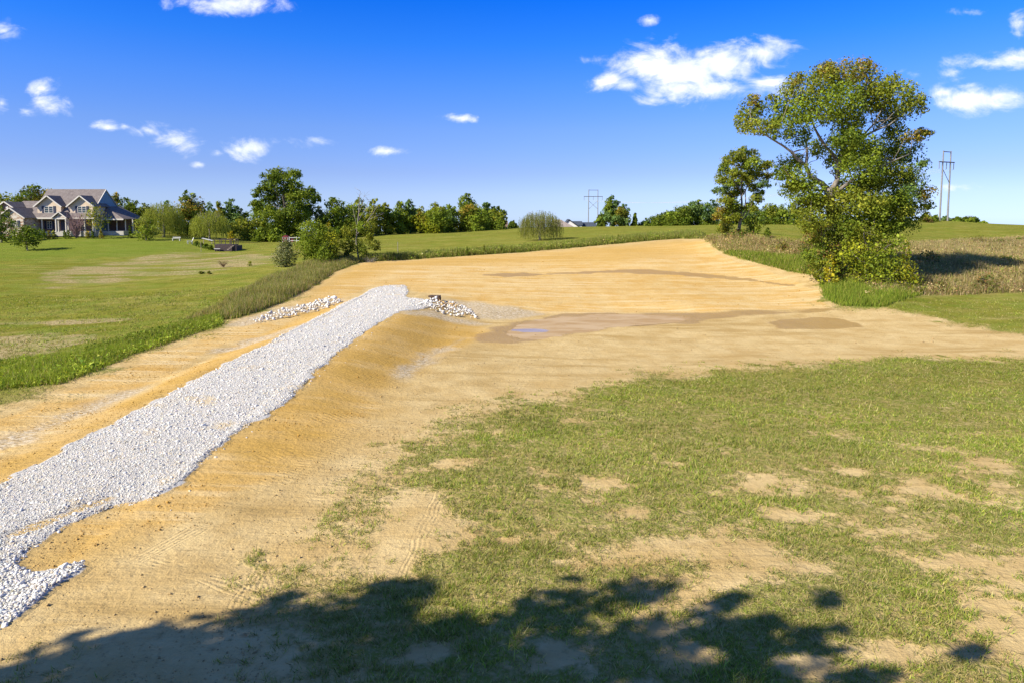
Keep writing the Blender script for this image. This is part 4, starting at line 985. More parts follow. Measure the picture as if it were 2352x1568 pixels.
# --- left oak and the trees around it -----------------------------------------------------
def oak():
    rng = np.random.default_rng(17); b = at(655, 553, 172); z0 = hgt(b[0], b[1]); base = np.array([b[0], b[1], z0])
    f = lambda zx, zy, dy=0: at((400 + zx / 3.267) / 1.306, (480 + zy / 3.267) / 1.306, 172 + dy) - base
    k = 172 / FD / 3.267 / 1.306
    S = [(1460, 120, 110, 60), (1340, 170, 90, 70), (1580, 150, 80, 70), (1290, 250, 70, 60), (1450, 240, 130, 90), (1580, 270, 90, 80), (1210, 320, 60, 50), (1330, 340, 120, 90), (1480, 370, 140, 90), (1620, 380, 120, 90), (1720, 320, 90, 70), (1790, 380, 60, 60),
         (1190, 440, 70, 50), (1280, 470, 120, 90), (1430, 490, 140, 100), (1580, 490, 130, 90), (1720, 460, 100, 80), (1230, 570, 100, 90), (1370, 600, 130, 100), (1520, 600, 130, 100), (1660, 570, 90, 90), (1280, 680, 110, 70), (1430, 690, 130, 70), (1560, 680, 90, 60)]
    lobes = [(*f(x, y, rng.uniform(-6, 6)), rx * k, rx * k, ry * k, [DK, DK, MID][i % 3]) for i, (x, y, rx, ry) in enumerate(S)]
    make_tree('oak_tree', 'large rounded dark green oak, tallest of the left treeline', 'tree', base, lobes, 30000, .42, rng, trunk_r=.5, clumps=10, gap=.05, twigs=1)
oak()
GB = 'trees of the distant treeline'
FT = [ # label, xd, base, top, halfwidth, Y, palette, kind, n
    ('olive tree at the far left edge behind the stone gable', 18, 530, 443, 44, 185, OLV, 'round', 2200),
    ('rusty brown tree left of the tall house maple', 52, 530, 447, 24, 178, [RUST, MAR], 'round', 1600),
    ('tall brown green maple rising behind the left end of the house roof', 88, 530, 418, 34, 176, [MAR, DK, RUST], 'round', 3200),
    ('maroon maple behind the right gable of the house', 274, 535, 441, 27, 178, [MAR, RUST, DK], 'round', 2400),
    ('dull green tree right of the maroon maple behind the house', 312, 540, 459, 24, 185, [DK, MID], 'round', 1800),
    ('olive tree directly behind the light green lawn shrub', 338, 540, 468, 26, 182, OLV, 'round', 1700),
    ('flat topped grey green tree beyond the left willow', 389, 535, 459, 15, 215, BLU, 'oval', 1100),
    ('round brown and dark green maple between the two willows', 440, 543, 438, 36, 156, [MAR, DK, DK, RUST], 'oval', 3600),
    ('narrow blue green tree behind the right willow', 486, 545, 464, 15, 190, BLU, 'oval', 1100),
    ('thin brownish tree behind the right willow top', 507, 545, 460, 13, 186, [OLV, RUST], 'column', 1000),
    ('tall blue green tree standing right of the right willow', 531, 548, 453, 20, 188, BLU, 'oval', 1800),
    ('dark tree in the gap between right willow and oak', 552, 550, 478, 18, 190, DK, 'round', 1400),
    ('olive tree leaning against the left side of the oak', 570, 552, 500, 24, 165, OLV, 'round', 1500),
    ('small dark shrub tree low in front of the oak, left one', 600, 553, 522, 22, 158, [DK, MID], 'bush', 1200),
    ('small dark shrub tree low in front of the oak, right one', 636, 553, 525, 22, 157, [MID, DK], 'bush', 1200),
    ('slim grey green tree hugging the right side of the oak', 735, 550, 470, 14, 180, GREY, 'oval', 1000),
    ('round dark green tree first to the right of the oak', 772, 548, 449, 32, 172, [DK, MID], 'round', 3000),
    ('hazy green tree behind the bare snag', 822, 545, 456, 26, 182, [OLV, MID], 'round', 1900),
    ('pointed olive tree just right of the bare snag', 860, 542, 452, 18, 178, OLV, 'oval', 1700),
    ('olive brown tree right of the pointed olive tree', 887, 540, 463, 17, 182, [OLV, DK], 'oval', 1500),
    ('leafy green tree left of the twin peaked pair in the treeline', 920, 537, 458, 19, 185, MID, 'oval', 1700),
    ('blue green tree, right of the twin peaked pair', 942, 536, 455, 15, 188, BLU, 'oval', 1400),
    ('low olive tree in the dip of the treeline', 967, 534, 474, 20, 188, [OLV, RUST], 'round', 1500),
    ('bright yellow green rounded tree in the middle of the treeline', 999, 532, 468, 28, 186, [YG, MID], 'round', 2600),
    ('mixed green tree right of the bright rounded tree', 1030, 530, 466, 21, 194, [MID, BLU], 'oval', 1700),
    ('tall dark topped tree, highest of the central treeline', 1071, 528, 441, 20, 205, [DK, MID], 'oval', 2200),
    ('rusty olive rounded tree in front of the dark topped tree', 1085, 529, 468, 30, 196, [OLV, RUST, MID], 'round', 2600),
    ('blue green tree near the right end of the central treeline', 1120, 527, 462, 18, 208, BLU, 'oval', 1600),
    ('dark tree at the right end of the central treeline', 1142, 526, 476, 18, 204, [DK, OLV], 'round', 1600),
    ('small round bush beside the brown roof on the crest', 1178, 524, 508, 11, 215, DK, 'bush', 500),
    ('tall tree immediately right of the far power pylon', 1403, 523, 447, 18, 225, [BLU, MID], 'oval', 2000),
    ('shorter brownish tree beside the tall pylon tree', 1431, 523, 467, 15, 222, [BLU, RUST], 'oval', 1500),
    ('low dark tree left of the tall pylon tree', 1381, 523, 489, 9, 226, DK, 'oval', 600),
    ('small conical dark tree right of the pylon trees', 1458, 523, 489, 9, 222, DK, 'cone', 700),
    ('low bush on the crest between pylon trees and right wood', 1482, 523, 509, 15, 224, BLU, 'bush', 500),
    ('leftmost low rounded tree of the wood behind the pad', 1512, 523, 496, 20, 205, DK, 'round', 1300),
    ('second low rounded tree of the wood behind the pad', 1540, 523, 486, 22, 206, [DK, MID], 'round', 1500),
    ('third rounded tree of the wood, rising to the right', 1568, 523, 473, 23, 204, DK, 'round', 1700),
    ('tallest feathery tree of the wood behind the pad', 1600, 523, 458, 20, 207, [DK, BLU], 'round', 1700),
    ('thin blue green tree left of the smaller rust tree', 1634, 523, 456, 18, 210, BLU, 'oval', 1300),
    ('dark wood tree directly behind the smaller rust tree', 1680, 524, 470, 26, 200, DK, 'round', 1600),
    ('dark wood tree right behind the smaller rust tree', 1728, 525, 474, 26, 196, [DK, BLU], 'round', 1600),
    ('wood tree between the smaller rust tree and the tallest tree', 1768, 526, 466, 26, 192, [DK, OLV], 'round', 1700),
    ('wood tree half hidden by the left flank of the tallest tree', 1812, 528, 468, 28, 188, [DK, MID], 'round', 1700),
    ('brown shrub beside the left leg of the near pylon', 2128, 507, 488, 14, 205, [MAR, OLV], 'bush', 500),
    ('dark shrub just left of the near pylon', 2148, 507, 494, 8, 215, DK, 'bush', 400),
    ('grey green shrub between the legs of the near pylon', 2172, 508, 497, 10, 235, BLU, 'bush', 400),
    ('dark shrub right of the near pylon', 2200, 511, 500, 12, 236, DK, 'bush', 500),
    ('narrow shrub under the distant crossarm', 2217, 512, 498, 6, 238, DK, 'oval', 300),
    ('round green shrub on the hilltop right of the near pylon', 2235, 514, 499, 14, 236, [DK, MID], 'bush', 600),
    ('lowest small shrub at the right end of the hilltop row', 2258, 515, 509, 8, 232, MID, 'bush', 250),
]
for (lb, xd, by, ty, hw, Yd, pal, kind, n) in FT:
    nm = 'hilltop_shrub' if kind == 'bush' else 'treeline_tree'
    far_tree(nm, lb, xd, by, ty, hw * (1.38 if kind in ('round', 'oval', 'column') else 1.05), Yd, pal, kind, int(n * 2.7), None, .02, GB if kind != 'bush' else 'far shrubs', cat='tree' if kind != 'bush' else 'shrub')
# house-garden trees
far_tree('lawn_tree', 'small dark round tree standing alone on the left lawn', 63, 576, 518, 33, 118, DK, 'round', 2600, .26, .28, seed=61)
far_tree('lawn_tree', 'dark tree cut by the left picture edge before the stone gable', 2, 532, 470, 30, 134, DK, 'round', 2200, .3, .12, seed=62)
willow('willow_tree', 'left of the two green willows beyond the lawn', 376, 546, 461, 541, 42, 146, WIL, 620, 'green weeping willows', seed=63)
willow('willow_tree', 'right of the two green willows, behind the wooden deck', 482, 548, 481, 548, 41, 140, WIL, 640, 'green weeping willows', seed=64)
willow('bare_willow', 'thinning brown weeping willow alone on the far grass slope', 1240, 553, 482, 552, 46, 117, [(.19, .215, .035), (.25, .235, .05), (.15, .175, .03)], 820, seed=65, bare=.08)
far_tree('flowering_shrub', 'light green rounded shrub with a dark base on the lawn edge', 336, 549, 494, 27, 138, [WIL, WIL, MID], 'round', 2200, .26, .02, seed=66, cat='shrub')
far_tree('golden_shrub', 'small golden shrub right of the right willow', 531, 553, 531, 11, 150, GOLD, 'bush', 450, .3, seed=67, cat='shrub')
far_tree('cone_shrub', 'small narrow cone shaped evergreen at the lawn right of the house', 299, 546, 517, 6, 141, DK, 'cone', 500, .2, .02, seed=68, cat='shrub')
def birch():
    rng = np.random.default_rng(71); b = at(221, 537, 139); z0 = hgt(b[0], b[1]); h = at(221, 463, 139)[2] - z0; w = 28 * 139 / FD
    lobes = auto_lobes(h, w, rng, [OLV, YG, RUST], 'oval', .32, 10)
    limbs = [([(0, 0, -.1), (-.15, 0, h * .3), (-.4, .1, h * .6), (-.35, 0, h * .88)], .09, .02), ([(.25, .1, -.1), (.75, .1, h * .22), (1.1, .2, h * .45), (1.5, .1, h * .7)], .08, .02), ([(-.05, 0, h * .25), (.3, .2, h * .5), (.5, .1, h * .8)], .06, .02)]
    make_tree('birch_tree', 'thin birch with white forked trunks before the house porch', 'tree', (b[0], b[1], z0), lobes, 1500, .24, rng, trunk_r=.05, limbs=limbs, bark=BARKW, fork=.02, trunk_top=(0, 0, .3), gap=.25, twigs=1)
birch()
def bare_shrub(name, label, xd, by, ty, hwd, Yd, col, n, seed, leafpal=None, nleaf=0):
    rng = np.random.default_rng(seed); b = at(xd, by, Yd); z0 = hgt(b[0], b[1]); h = at(xd, ty, Yd)[2] - z0; w = hwd * Yd / FD
    root = empty(name, (b[0], b[1], z0)); tag(root, label, 'shrub'); tw = MB()
    P_ = []
    for i in range(n):
        a = rng.uniform(0, 6.28); r = w * rng.uniform(.2, 1) ** .7; q = (math.cos(a) * r, math.sin(a) * r, h * rng.uniform(.55, 1))
        s = (q[0] * .15, q[1] * .15, h * rng.uniform(0, .3)); pts = wob(s, q, rng, 4, .25); tw.tube(pts, [h * .010, h * .007, h * .004, h * .0022], 4, False); P_ += [np.array(p) for p in pts[2:]]
    tw.build('trunk', col, root)
    if nleaf:
        P_ = np.array(P_); k = rng.integers(0, len(P_), nleaf); P_ = P_[k] + rng.normal(0, h * .04, (nleaf, 3))
        link('crown', leaf_mesh('crown', P_, np.full(nleaf, h * .05), np.array(leafpal)[rng.integers(0, len(leafpal), nleaf)], rng), LEAF, root)
    return root
PURP = plain('purple_twigs', (.30, .19, .19), .9, .2, 6.0, (.20, .13, .14))
bare_shrub('leafless_shrub', 'leafless purplish ornamental tree at the house entrance', 176, 533, 483, 24, 139.5, PURP, 90, 72)
# foundation planting
for i, (xd, yd, hw, ty, pal) in enumerate([(4, 533, 8, 526, RUST), (22, 533, 6, 528, DK), (101, 533, 6, 527, DK), (112, 533, 7, 528, RUST), (123, 533, 6, 528, OLV), (149, 534, 6, 528, DK), (158, 534, 6, 529, DK), (200, 534, 6, 528, RUST), (212, 535, 5, 529, DK), (232, 534, 6, 528, RUST)]):
    where = ['far left under the stone gable window', 'second from left under the stone gable', 'left of the porch steps', 'rusty one left of the entry columns', 'olive one at the entry columns', 'just right of the entry', 'beside the leafless entrance tree', 'rusty one right of the leafless tree', 'left of the birch', 'right of the birch trunks'][i]
    far_tree('foundation_shrub', 'small foundation shrub, ' + where, xd, yd, ty, hw, 138.6, pal, 'bush', 200, .2, .02, 'shrubs along the house front', seed=80 + i, cat='shrub')
# fence-line thicket left of the pad
bush('grey_green_shrub', 'grey green willowy shrub at the left end of the fence line thicket', 656, 612, 29, 548, GREY, 4200, .16, 83.5, seed=91, kind='oval')
bush('green_sapling', 'bushy bright green sapling with yellow tips beside the grey green shrub', 728, 602, 52, 500, [MID, YG, MID, MID], 10000, .18, 84.5, seed=92, kind='round', clumps=13, base=.0)
bush('gold_sapling', 'bright golden yellow sapling behind the bushy green one', 757, 560, 22, 508, [GOLD, GOLD, YG], 1000, .19, 87.5, seed=93, kind='oval', cat='sapling', base=.1)
bush('gold_weed', 'low golden weed clump under the golden sapling', 762, 585, 14, 566, GOLD, 420, .15, 83, seed=94, cat='weed')
bush('dark_green_shrub', 'dark leafy shrub right below the golden sapling', 748, 602, 36, 552, [DK, MID], 3200, .17, 82.5, seed=95)
def snag():
    rng = np.random.default_rng(97); b = hit(822, 600); base = np.array(b); Yt = b[1]
    f = lambda xd, yd, dy=0: tuple(at(xd, yd, Yt + dy) - base)
    limbs = [([f(824, 604), f(822, 580), f(818, 555), f(820, 525), f(824, 490), f(826, 450), f(828, 440)], .16, .02), ([f(820, 540), f(835, 520), f(850, 500), f(862, 482), f(868, 470)], .08, .012),
             ([f(821, 525), f(815, 500), f(810, 475)], .06, .012), ([f(822, 510), f(840, 478), f(846, 460)], .05, .01), ([f(822, 500), f(832, 468), f(836, 452)], .04, .01), ([f(845, 506), f(862, 498), f(874, 494)], .04, .01)]
    main = [l[0] for l in limbs]
    for i in range(44):
        pts = main[int(rng.integers(0, len(main)))]; j = int(rng.integers(1, len(pts))); p = np.array(pts[j]); d = sph(1, rng)[0]; d[2] = abs(d[2]); L = rng.uniform(.4, 1.3)
        limbs.append(([tuple(p), tuple(p + d * L)], .016, .006))
    lobes = []
    for (x, y, rx, ry, pal) in [(805, 530, 18, 22, OLV), (795, 560, 16, 22, OLV), (815, 565, 18, 25, DK), (835, 575, 14, 20, DK), (845, 545, 16, 18, OLV), (860, 565, 16, 14, OLV), (830, 520, 14, 16, MID), (850, 520, 16, 14, OLV), (828, 462, 8, 8, DK), (800, 585, 14, 12, MAR)]:
        c = f(x, y, rng.uniform(-1.5, 1.5)); k = Yt / FD; lobes.append((*c, rx * k, rx * k, ry * k, pal))
    make_tree('vine_covered_snag', 'half dead tree draped in vines with bare grey limbs on the fence line', 'tree', base, lobes, 6500, .17, rng, trunk_r=.1, limbs=limbs, bark=BARKD, fork=.02, trunk_top=(0, 0, .3), gap=.15, twigs=1)
snag()
bare_shrub('brush_heap', 'low grey brush heap right of the vine covered tree', 850, 600, 588, 26, 84.5, BARKD, 70, 98, OLV, 250)
bare_shrub('dry_weed', 'reddish brown dry bush alone in the left field', 513, 628, 598, 13, 88, plain('dry_stems', (.22, .14, .08), .9, .2), 90, 99, [(.20, .12, .06), (.16, .12, .05)], 500)
bush('field_weed', 'small green weed in the straw coloured field right of the dry bush', 574, 612, 6, 600, YG, 160, .12, seed=100, cat='weed', gap=.3)
bush('field_weed', 'small dark weed left of the dry bush in the field', 480, 630, 5, 623, [MAR, OLV], 120, .14, seed=101, cat='weed')
bush('field_weed', 'low pale weed clump furthest left of the dry bush', 463, 630, 8, 624, [OLV, MAR], 140, .14, seed=102, cat='weed')
for i, (xd, yd, ty, hw, w_) in enumerate([(905, 596, 580, 6, 'leftmost'), (976, 592, 578, 5, 'second'), (1073, 588, 566, 4, 'third, tall thin'), (1112, 585, 562, 4, 'fourth, tallest dark'), (1152, 582, 568, 5, 'fifth'), (1420, 556, 538, 6, 'sixth, dark'), (1330, 566, 556, 5, 'rightmost low')]):
    bush('strip_weed', w_ + ' upright weed sticking out of the back weed strip', xd, yd, hw, ty, [DK, OLV][i % 2], 260, .13, seed=110 + i, group='weeds of the back strip', kind='cone', cat='weed')
# shrubs in the brown meadow
for i, (xd, yd, ty, hw, pal, w_) in enumerate([(2130, 610, 575, 42, MAR, 'dark brown bush in the shade right of the tallest tree'), (2158, 668, 645, 20, MAR, 'dark weed clump at the meadow front, left one'), (2262, 668, 628, 32, MAR, 'dark weed clump at the meadow front, right one'), (2240, 562, 545, 34, [MAR, RUST], 'brown bush patch at the back of the meadow'),
                                               (2296, 562, 550, 14, DK, 'green bush left of the right picture edge in the meadow'), (2338, 558, 546, 10, DK, 'green bush at the right picture edge in the meadow'), (2310, 606, 590, 26, [RUST, OLV], 'rusty weed clump in the middle of the meadow'), (1800, 580, 556, 20, [RUST, MAR], 'russet weed clump between the two rust trees'), (1845, 590, 548, 20, [OLV, MAR], 'brown bramble left of the dark thicket'), (1868, 612, 572, 22, [YG, MID], 'leafy green bush left of the dark thicket')]):
    bush('meadow_shrub', w_, xd, yd, hw, ty, pal, 800, .16, seed=120 + i, group='meadow shrubs', gap=.1)
# dark hedge beside the deck
for i, (xd, yd, ty, hw) in enumerate([(452, 566, 554, 9), (463, 571, 557, 10), (474, 576, 560, 11), (486, 579, 563, 9)]):
    bush('hedge_shrub', ['uppermost', 'second', 'third', 'lowest'][i] + ' dark shrub of the row stepping down to the wooden deck', xd, yd, hw, ty, DK, 420, .22, 126 - i, seed=130 + i, group='dark shrubs by the deck')
# tall trees beside and behind the camera whose shade falls across the foreground
def shade_tree(label, spots, seed, n, lo, hi):
    """a tall tree out of view whose boughs stand between the sun and the shaded spots of ground"""
    rng = np.random.default_rng(seed); cs = []
    for (xd, yd, r) in spots:
        gp_ = at(xd, yd, 10); d = ray(xd, yd); t = (0 - CAM_H) / d[2]; gp_ = CAMP + d * t
        h = rng.uniform(lo, hi); cs.append((gp_ + np.array(SUN) * (h / SUN.z), r))
    c0 = np.mean([c for c, r in cs], axis=0); base = np.array([c0[0] - 1.0, c0[1] - 2.0, 0]); base[2] = hgt(base[0], base[1])
    lobes = [(*(c - base), r * .98, r * .98, r * .9, MID) for c, r in cs]
    zt = min(l[2] for l in lobes) * .75
    limbs = [([(0, 0, -.3), (.1, 0, zt * .5), (0, .1, zt)], .45, .30)] + [(wob((0, 0, zt * rng.uniform(.75, 1)), l[:3], rng, 5, .15), .11, .02) for l in lobes]
    make_tree('shade_tree', label, 'tree', base, lobes, n, .36, rng, trunk_r=.35, group='trees behind the viewpoint', clumps=9, twigs=0, limbs=limbs, fork=.02, trunk_top=(0, 0, .5))
shade_tree('tall tree left of the viewpoint casting the solid left foreground shade', [(-160, 1690, 1.8), (40, 1660, 1.7), (200, 1600, 1.7), (360, 1550, 1.6), (500, 1510, 1.5), (650, 1470, 1.35), (780, 1430, 1.0), (300, 1510, .8), (120, 1540, .8), (890, 1385, .75), (640, 1600, 2.0), (820, 1560, 1.6), (300, 1700, 2.4), (600, 1700, 2.4), (930, 1480, .8), (960, 1600, 1.5)], 141, 6200, 11, 15)
shade_tree('tall tree behind the viewpoint casting the broken middle foreground shade', [(1080, 1440, .7), (1180, 1480, 1.1), (1280, 1395, .75), (1420, 1370, .6), (1510, 1350, .5), (1360, 1490, 1.1), (1060, 1570, 1.3), (1250, 1570, 1.4), (1450, 1575, 1.3), (1560, 1450, .7), (1680, 1460, .85), (1640, 1560, 1.1), (1780, 1500, .8), (1895, 1370, .33), (1900, 1450, .35), (1700, 1390, .35), (1840, 1570, .7), (2020, 1555, .45), (2240, 1500, .3)], 142, 1750, 11, 14.5)
# low growth that closes the foot of the far treelines: nobody could count it
def undergrowth():
    r = np.random.default_rng(150); P_, C_, S_ = [], [], []
    for (x0, x1, b0, b1, h, Yd, pals, dens) in [(300, 570, 541, 551, 26, 192, [OLV, DK, MID], 7), (560, 770, 552, 549, 24, 178, [DK, MID], 7), (760, 1165, 547, 525, 34, 198, [MID, OLV, DK], 8), (1490, 1850, 523, 527, 22, 208, [DK, MID], 7), (0, 60, 531, 531, 30, 190, [OLV, DK], 7)]:
        for i in range(int((x1 - x0) / 9)):
            xd = r.uniform(x0, x1); t = (xd - x0) / (x1 - x0); Y = Yd + r.uniform(-6, 8); p = at(xd, b0 + (b1 - b0) * t, Y); z0 = min(hgt(p[0], p[1]), p[2]); k = Y / FD
            hh = h * k * r.uniform(.6, 1.3); w = r.uniform(9, 17) * k; n = int(dens * 40); d = sph(n, r) * (r.random((n, 1)) ** .4); d[:, 2] = np.abs(d[:, 2])
            pal = np.array(pals[int(r.integers(0, len(pals)))]); q = np.array([p[0], p[1], z0]) + d * np.array([w, w, hh]); P_.append(q)
            C_.append(pal[r.integers(0, 3, n)] * r.uniform(.7, 1.2) * r.uniform(.8, 1.2, (n, 1))); S_.append(np.full(n, .42))
    P_ = np.concatenate(P_); me = leaf_mesh('undergrowth', P_, np.concatenate(S_), np.concatenate(C_), r); me.materials.append(LEAF)
    tag(link('undergrowth', me), 'tangled low growth along the foot of the far treelines', 'undergrowth', kind='stuff')
undergrowth()
# ------------------------------------------------------------------ house on the left
def shingle(name, c0, c1, sc=3.2):
    m, nt = new_mat(name); g = G(nt); tc = g.n('ShaderNodeTexCoord').outputs['Object']
    sp = g.n('ShaderNodeSeparateXYZ'); g.put(sp.inputs[0], tc)
    cb = g.n('ShaderNodeCombineXYZ'); g.put(cb.inputs[0], g.math('ADD', sp.outputs[0], g.math('MULTIPLY', sp.outputs[1], .37))); g.put(cb.inputs[1], g.math('MULTIPLY', sp.outputs[2], 1.4))
    br = g.n('ShaderNodeTexBrick'); g.put(br.inputs['Vector'], cb.outputs[0]); br.inputs['Scale'].default_value = sc
    br.inputs['Color1'].default_value = (*c0, 1); br.inputs['Color2'].default_value = (*c1, 1); br.inputs['Mortar'].default_value = (c0[0] * .55, c0[1] * .55, c0[2] * .55, 1); br.inputs['Mortar Size'].default_value = .03
    n = g.noise(tc, 1.6, 5, .65); c = g.mix(g.ramp(n, .3, .7), br.outputs[0], g.mix(1.0, br.outputs[0], (.72, .70, .70), 'MULTIPLY'))
    b = g.n('ShaderNodeBsdfPrincipled'); g.put(b.inputs['Base Color'], c); b.inputs['Roughness'].default_value = .9; b.inputs['Specular IOR Level'].default_value = .2
    o = g.n('ShaderNodeOutputMaterial'); nt.links.new(b.outputs[0], o.inputs[0]); return m
def stone_wall(name):
    m, nt = new_mat(name); g = G(nt); tc = g.n('ShaderNodeTexCoord').outputs['Object']
    v = g.n('ShaderNodeTexVoronoi'); g.put(v.inputs['Vector'], g.scale(tc, (1.6, 1.6, 3.4))); v.inputs['Scale'].default_value = 1.1
    sc = g.n('ShaderNodeSeparateColor'); g.put(sc.inputs[0], v.outputs['Color'])
    c = g.mix(sc.outputs[0], (.30, .20, .14), (.56, .46, .37)); c = g.mix(g.ramp(sc.outputs[1], .6, .9), c, (.36, .20, .12)); c = g.mix(g.ramp(v.outputs['Distance'], .45, .75), c, (.62, .57, .50))
    b = g.n('ShaderNodeBsdfPrincipled'); g.put(b.inputs['Base Color'], c); b.inputs['Roughness'].default_value = .9
    o = g.n('ShaderNodeOutputMaterial'); nt.links.new(b.outputs[0], o.inputs[0]); return m
ROOF = shingle('grey_shingles', (.22, .188, .18), (.28, .245, .232)); CREAM = plain('cream_siding', (.64, .515, .38), .8, .3, 1.2, (.60, .48, .35)); STONEW = stone_wall('field_stone')
TRIM = plain('white_trim', (.64, .595, .53), .6, .3); SHUT = plain('navy_shutter', (.035, .04, .07), .6); GLASS = plain('window_glass', (.03, .05, .06), .08, .6); BRICK = plain('porch_brick', (.27, .17, .135), .9, .2, 4.0, (.20, .13, .105)); SHADE_BLUE = plain('shade_blue_siding', (.19, .30, .40), .8, .3, 1.0, (.17, .27, .37))  # gable siding coloured bluer and darker for the shade on that side
CONC = plain('concrete', (.50, .48, .45), .9, .2, .8, (.43, .41, .38))
def house():
    W = lambda zx, zy, Y: at(zx / 7.313, 398.2 + zy / 7.313, Y)
    o0 = W(1300, 978, 142); z0 = o0[2]; root = empty('stone_house', tuple(o0)); tag(root, 'two storey cream and stone house with grey shingle roof on the left hill', 'house')
    L = lambda zx, zy, Y: Vector(W(zx, zy, Y) - o0)
    X = lambda zx, Y: (W(zx, 500, Y) - o0)[0]
    Zc = lambda zy, Y: (W(800, zy, Y) - o0)[2]
    yy = lambda Y: Y - o0[1]
    def slab(m, a, b, c, d, th=.16):
        n = (Vector(b) - Vector(a)).cross(Vector(d) - Vector(a)).normalized(); n = n if n.z > 0 else -n
        m.prism([a, b, c, d], -n * th)
    def bar(m, p, q, w=.12, h=.22):
        p, q = Vector(p), Vector(q); t = (q - p).normalized(); s = Vector((0, 1, 0)); u = t.cross(s).normalized()
        c = [p + s * w / 2 + u * h / 2, p - s * w / 2 + u * h / 2, p - s * w / 2 - u * h / 2, p + s * w / 2 - u * h / 2]; m.prism(c, q - p)
    xl, xr = X(815, 148), X(1782, 148); zr = Zc(270, 148); ye, yr, yb = yy(141.7), yy(148), yy(153.5); ze = Zc(748, 141.7); zb = 4.2
    # main block
    m = MB(); m.prism([(xr - .1, yy(143.4), -1), (xr - .1, yb - .3, -1), (xr - .1, yb - .3, zb), (xr - .1, yr, zr - .25), (xr - .1, yy(143.4), ze + 1.5)], (.1, 0, 0)); m.build('gable_wall', SHADE_BLUE, root)['label'] = 'gable wall coloured blue for its shade'
    m = MB(); m.box(xl + .2, xr - .12, yy(143.4), yb - .3, -1, ze + .1); m.box(xl + .3, xr - .3, yy(145.2), yb - .6, ze, zb); w = m.build('wall', BRICK, root)
    m = MB(); slab(m, (xl, ye, ze), (xr, ye, ze), (xr, yr, zr), (xl, yr, zr)); slab(m, (xl, yb, zb), (xl, yr, zr), (xr, yr, zr), (xr, yb, zb)); rf = m.build('roof', ROOF, root)
    m = MB(); m.box(xl + .25, xl + .3, yy(144), yb - .4, 0, zb)
    m.prism([(xl + .25, ye + .9, ze), (xl + .25, yb - .3, zb), (xl + .25, yr, zr - .2)], (.1, 0, 0)); m.build('end_wall', CREAM, root)
    m = MB(); m.box(xl, xr + 1.2, ye - .12, ye, ze - .28, ze + .02); m.build('fascia', TRIM, rf)
    m = MB(); bar(m, (xr + .08, ye, ze - .1), (xr + .08, yr, zr - .1)); bar(m, (xr + .08, yb, zb - .1), (xr + .08, yr, zr - .1)); m.build('rake_trim', TRIM, rf)
    # dormers
    def window(parent, x0, x1, y, z0_, z1_, shutters=True, cols=2, rows=2):
        f = MB(); t = .09
        f.box(x0, x1, y - .09, y, z0_, z0_ + t); f.box(x0, x1, y - .09, y, z1_ - t, z1_); f.box(x0, x0 + t, y - .09, y, z0_ + t, z1_ - t); f.box(x1 - t, x1, y - .09, y, z0_ + t, z1_ - t)
        for i in range(1, cols): xm = x0 + (x1 - x0) * i / cols; f.box(xm - .06, xm + .06, y - .085, y, z0_ + t, z1_ - t)
        win = MB().box(x0 + t, x1 - t, y - .03, y - .01, z0_ + t, z1_ - t).build('window', GLASS, parent); f.build('frame', TRIM, win)
        mt = MB()
        for i in range(1, rows + 1): zm = z0_ + (z1_ - z0_) * i / (rows + 1); mt.box(x0 + t, x1 - t, y - .055, y - .03, zm - .025, zm + .025)
        mt.build('muntin', TRIM, win)
        if shutters:
            for (a, b) in ((x0 - .5, x0 - .06), (x1 + .06, x1 + .5)): MB().box(a, b, y - .07, y, z0_ - .02, z1_ + .02).build('shutter', SHUT, parent)
    for (a, b, ap) in ((622, 1018, 800), (1172, 1566, 1358)):
        Yd = 142.7; x0, x1 = X(a, Yd), X(b, Yd); zbot = Zc(690, Yd); ze_ = Zc(545, Yd); xa = (x0 + x1) / 2; za = Zc(388, Yd); y = yy(Yd)
        wl = MB(); wl.prism([(x0, y, zbot - .3), (x1, y, zbot - .3), (x1, y, ze_), (xa, y, za), (x0, y, ze_)], (0, 4.2, 0)); d = wl.build('dormer', CREAM, root)
        r = MB(); oh = .45; sl = (za - ze_) / (xa - x0)
        for s in (-1, 1):
            e = (xa + s * (xa - x0 + oh), 0, ze_ - sl * oh + .18); p = (xa, 0, za + .18)
            slab(r, (e[0], y - .55, e[2]), (p[0], y - .55, p[2]), (p[0], y + 5.2, p[2]), (e[0], y + 5.2, e[2]), .14)
        r.build('roof', ROOF, d)
        tr = MB()
        for s in (-1, 1): bar(tr, (xa + s * (xa - x0 + oh + .03), y - .60, ze_ - sl * oh + .05), (xa + s * .02, y - .60, za + .06), .08, .24)
        tr.build('rake_trim', TRIM, d)
        wx = (740, 890) if a < 1000 else (1300, 1446)
        window(root, X(wx[0], Yd), X(wx[1], Yd), y, Zc(672, Yd), Zc(556, Yd))
    # porch: floor, back wall windows, columns, entry gable
    MB().box(xl - 2.0, xr + 1, ye - .3, yy(143.5), -1.0, .02).build('porch_floor', CONC, root)
    for (a, b) in ((765, 850), (1290, 1370)): window(root, X(a, 143.3), X(b, 143.3), yy(143.38), .5, 2.1)
    MB().box(X(1000, 143.3), X(1075, 143.3), yy(143.3), yy(143.38), .05, 2.25).build('door', SHUT, root)
    Yc = 142.0
    for zx in (552, 685, 1405, 1545): MB().tube([(X(zx, Yc), yy(Yc), .02), (X(zx, Yc), yy(Yc), .3), (X(zx, Yc), yy(Yc), ze - .15)], [.20, .15, .14], 10).build('column', TRIM, root)
    Ye = 140.0
    for zx in (922, 1090): MB().tube([(X(zx, Ye), yy(Ye), -.1), (X(zx, Ye), yy(Ye), .3), (X(zx, Ye), yy(Ye), Zc(757, Ye))], [.22, .16, .15], 10).build('column', TRIM, root)
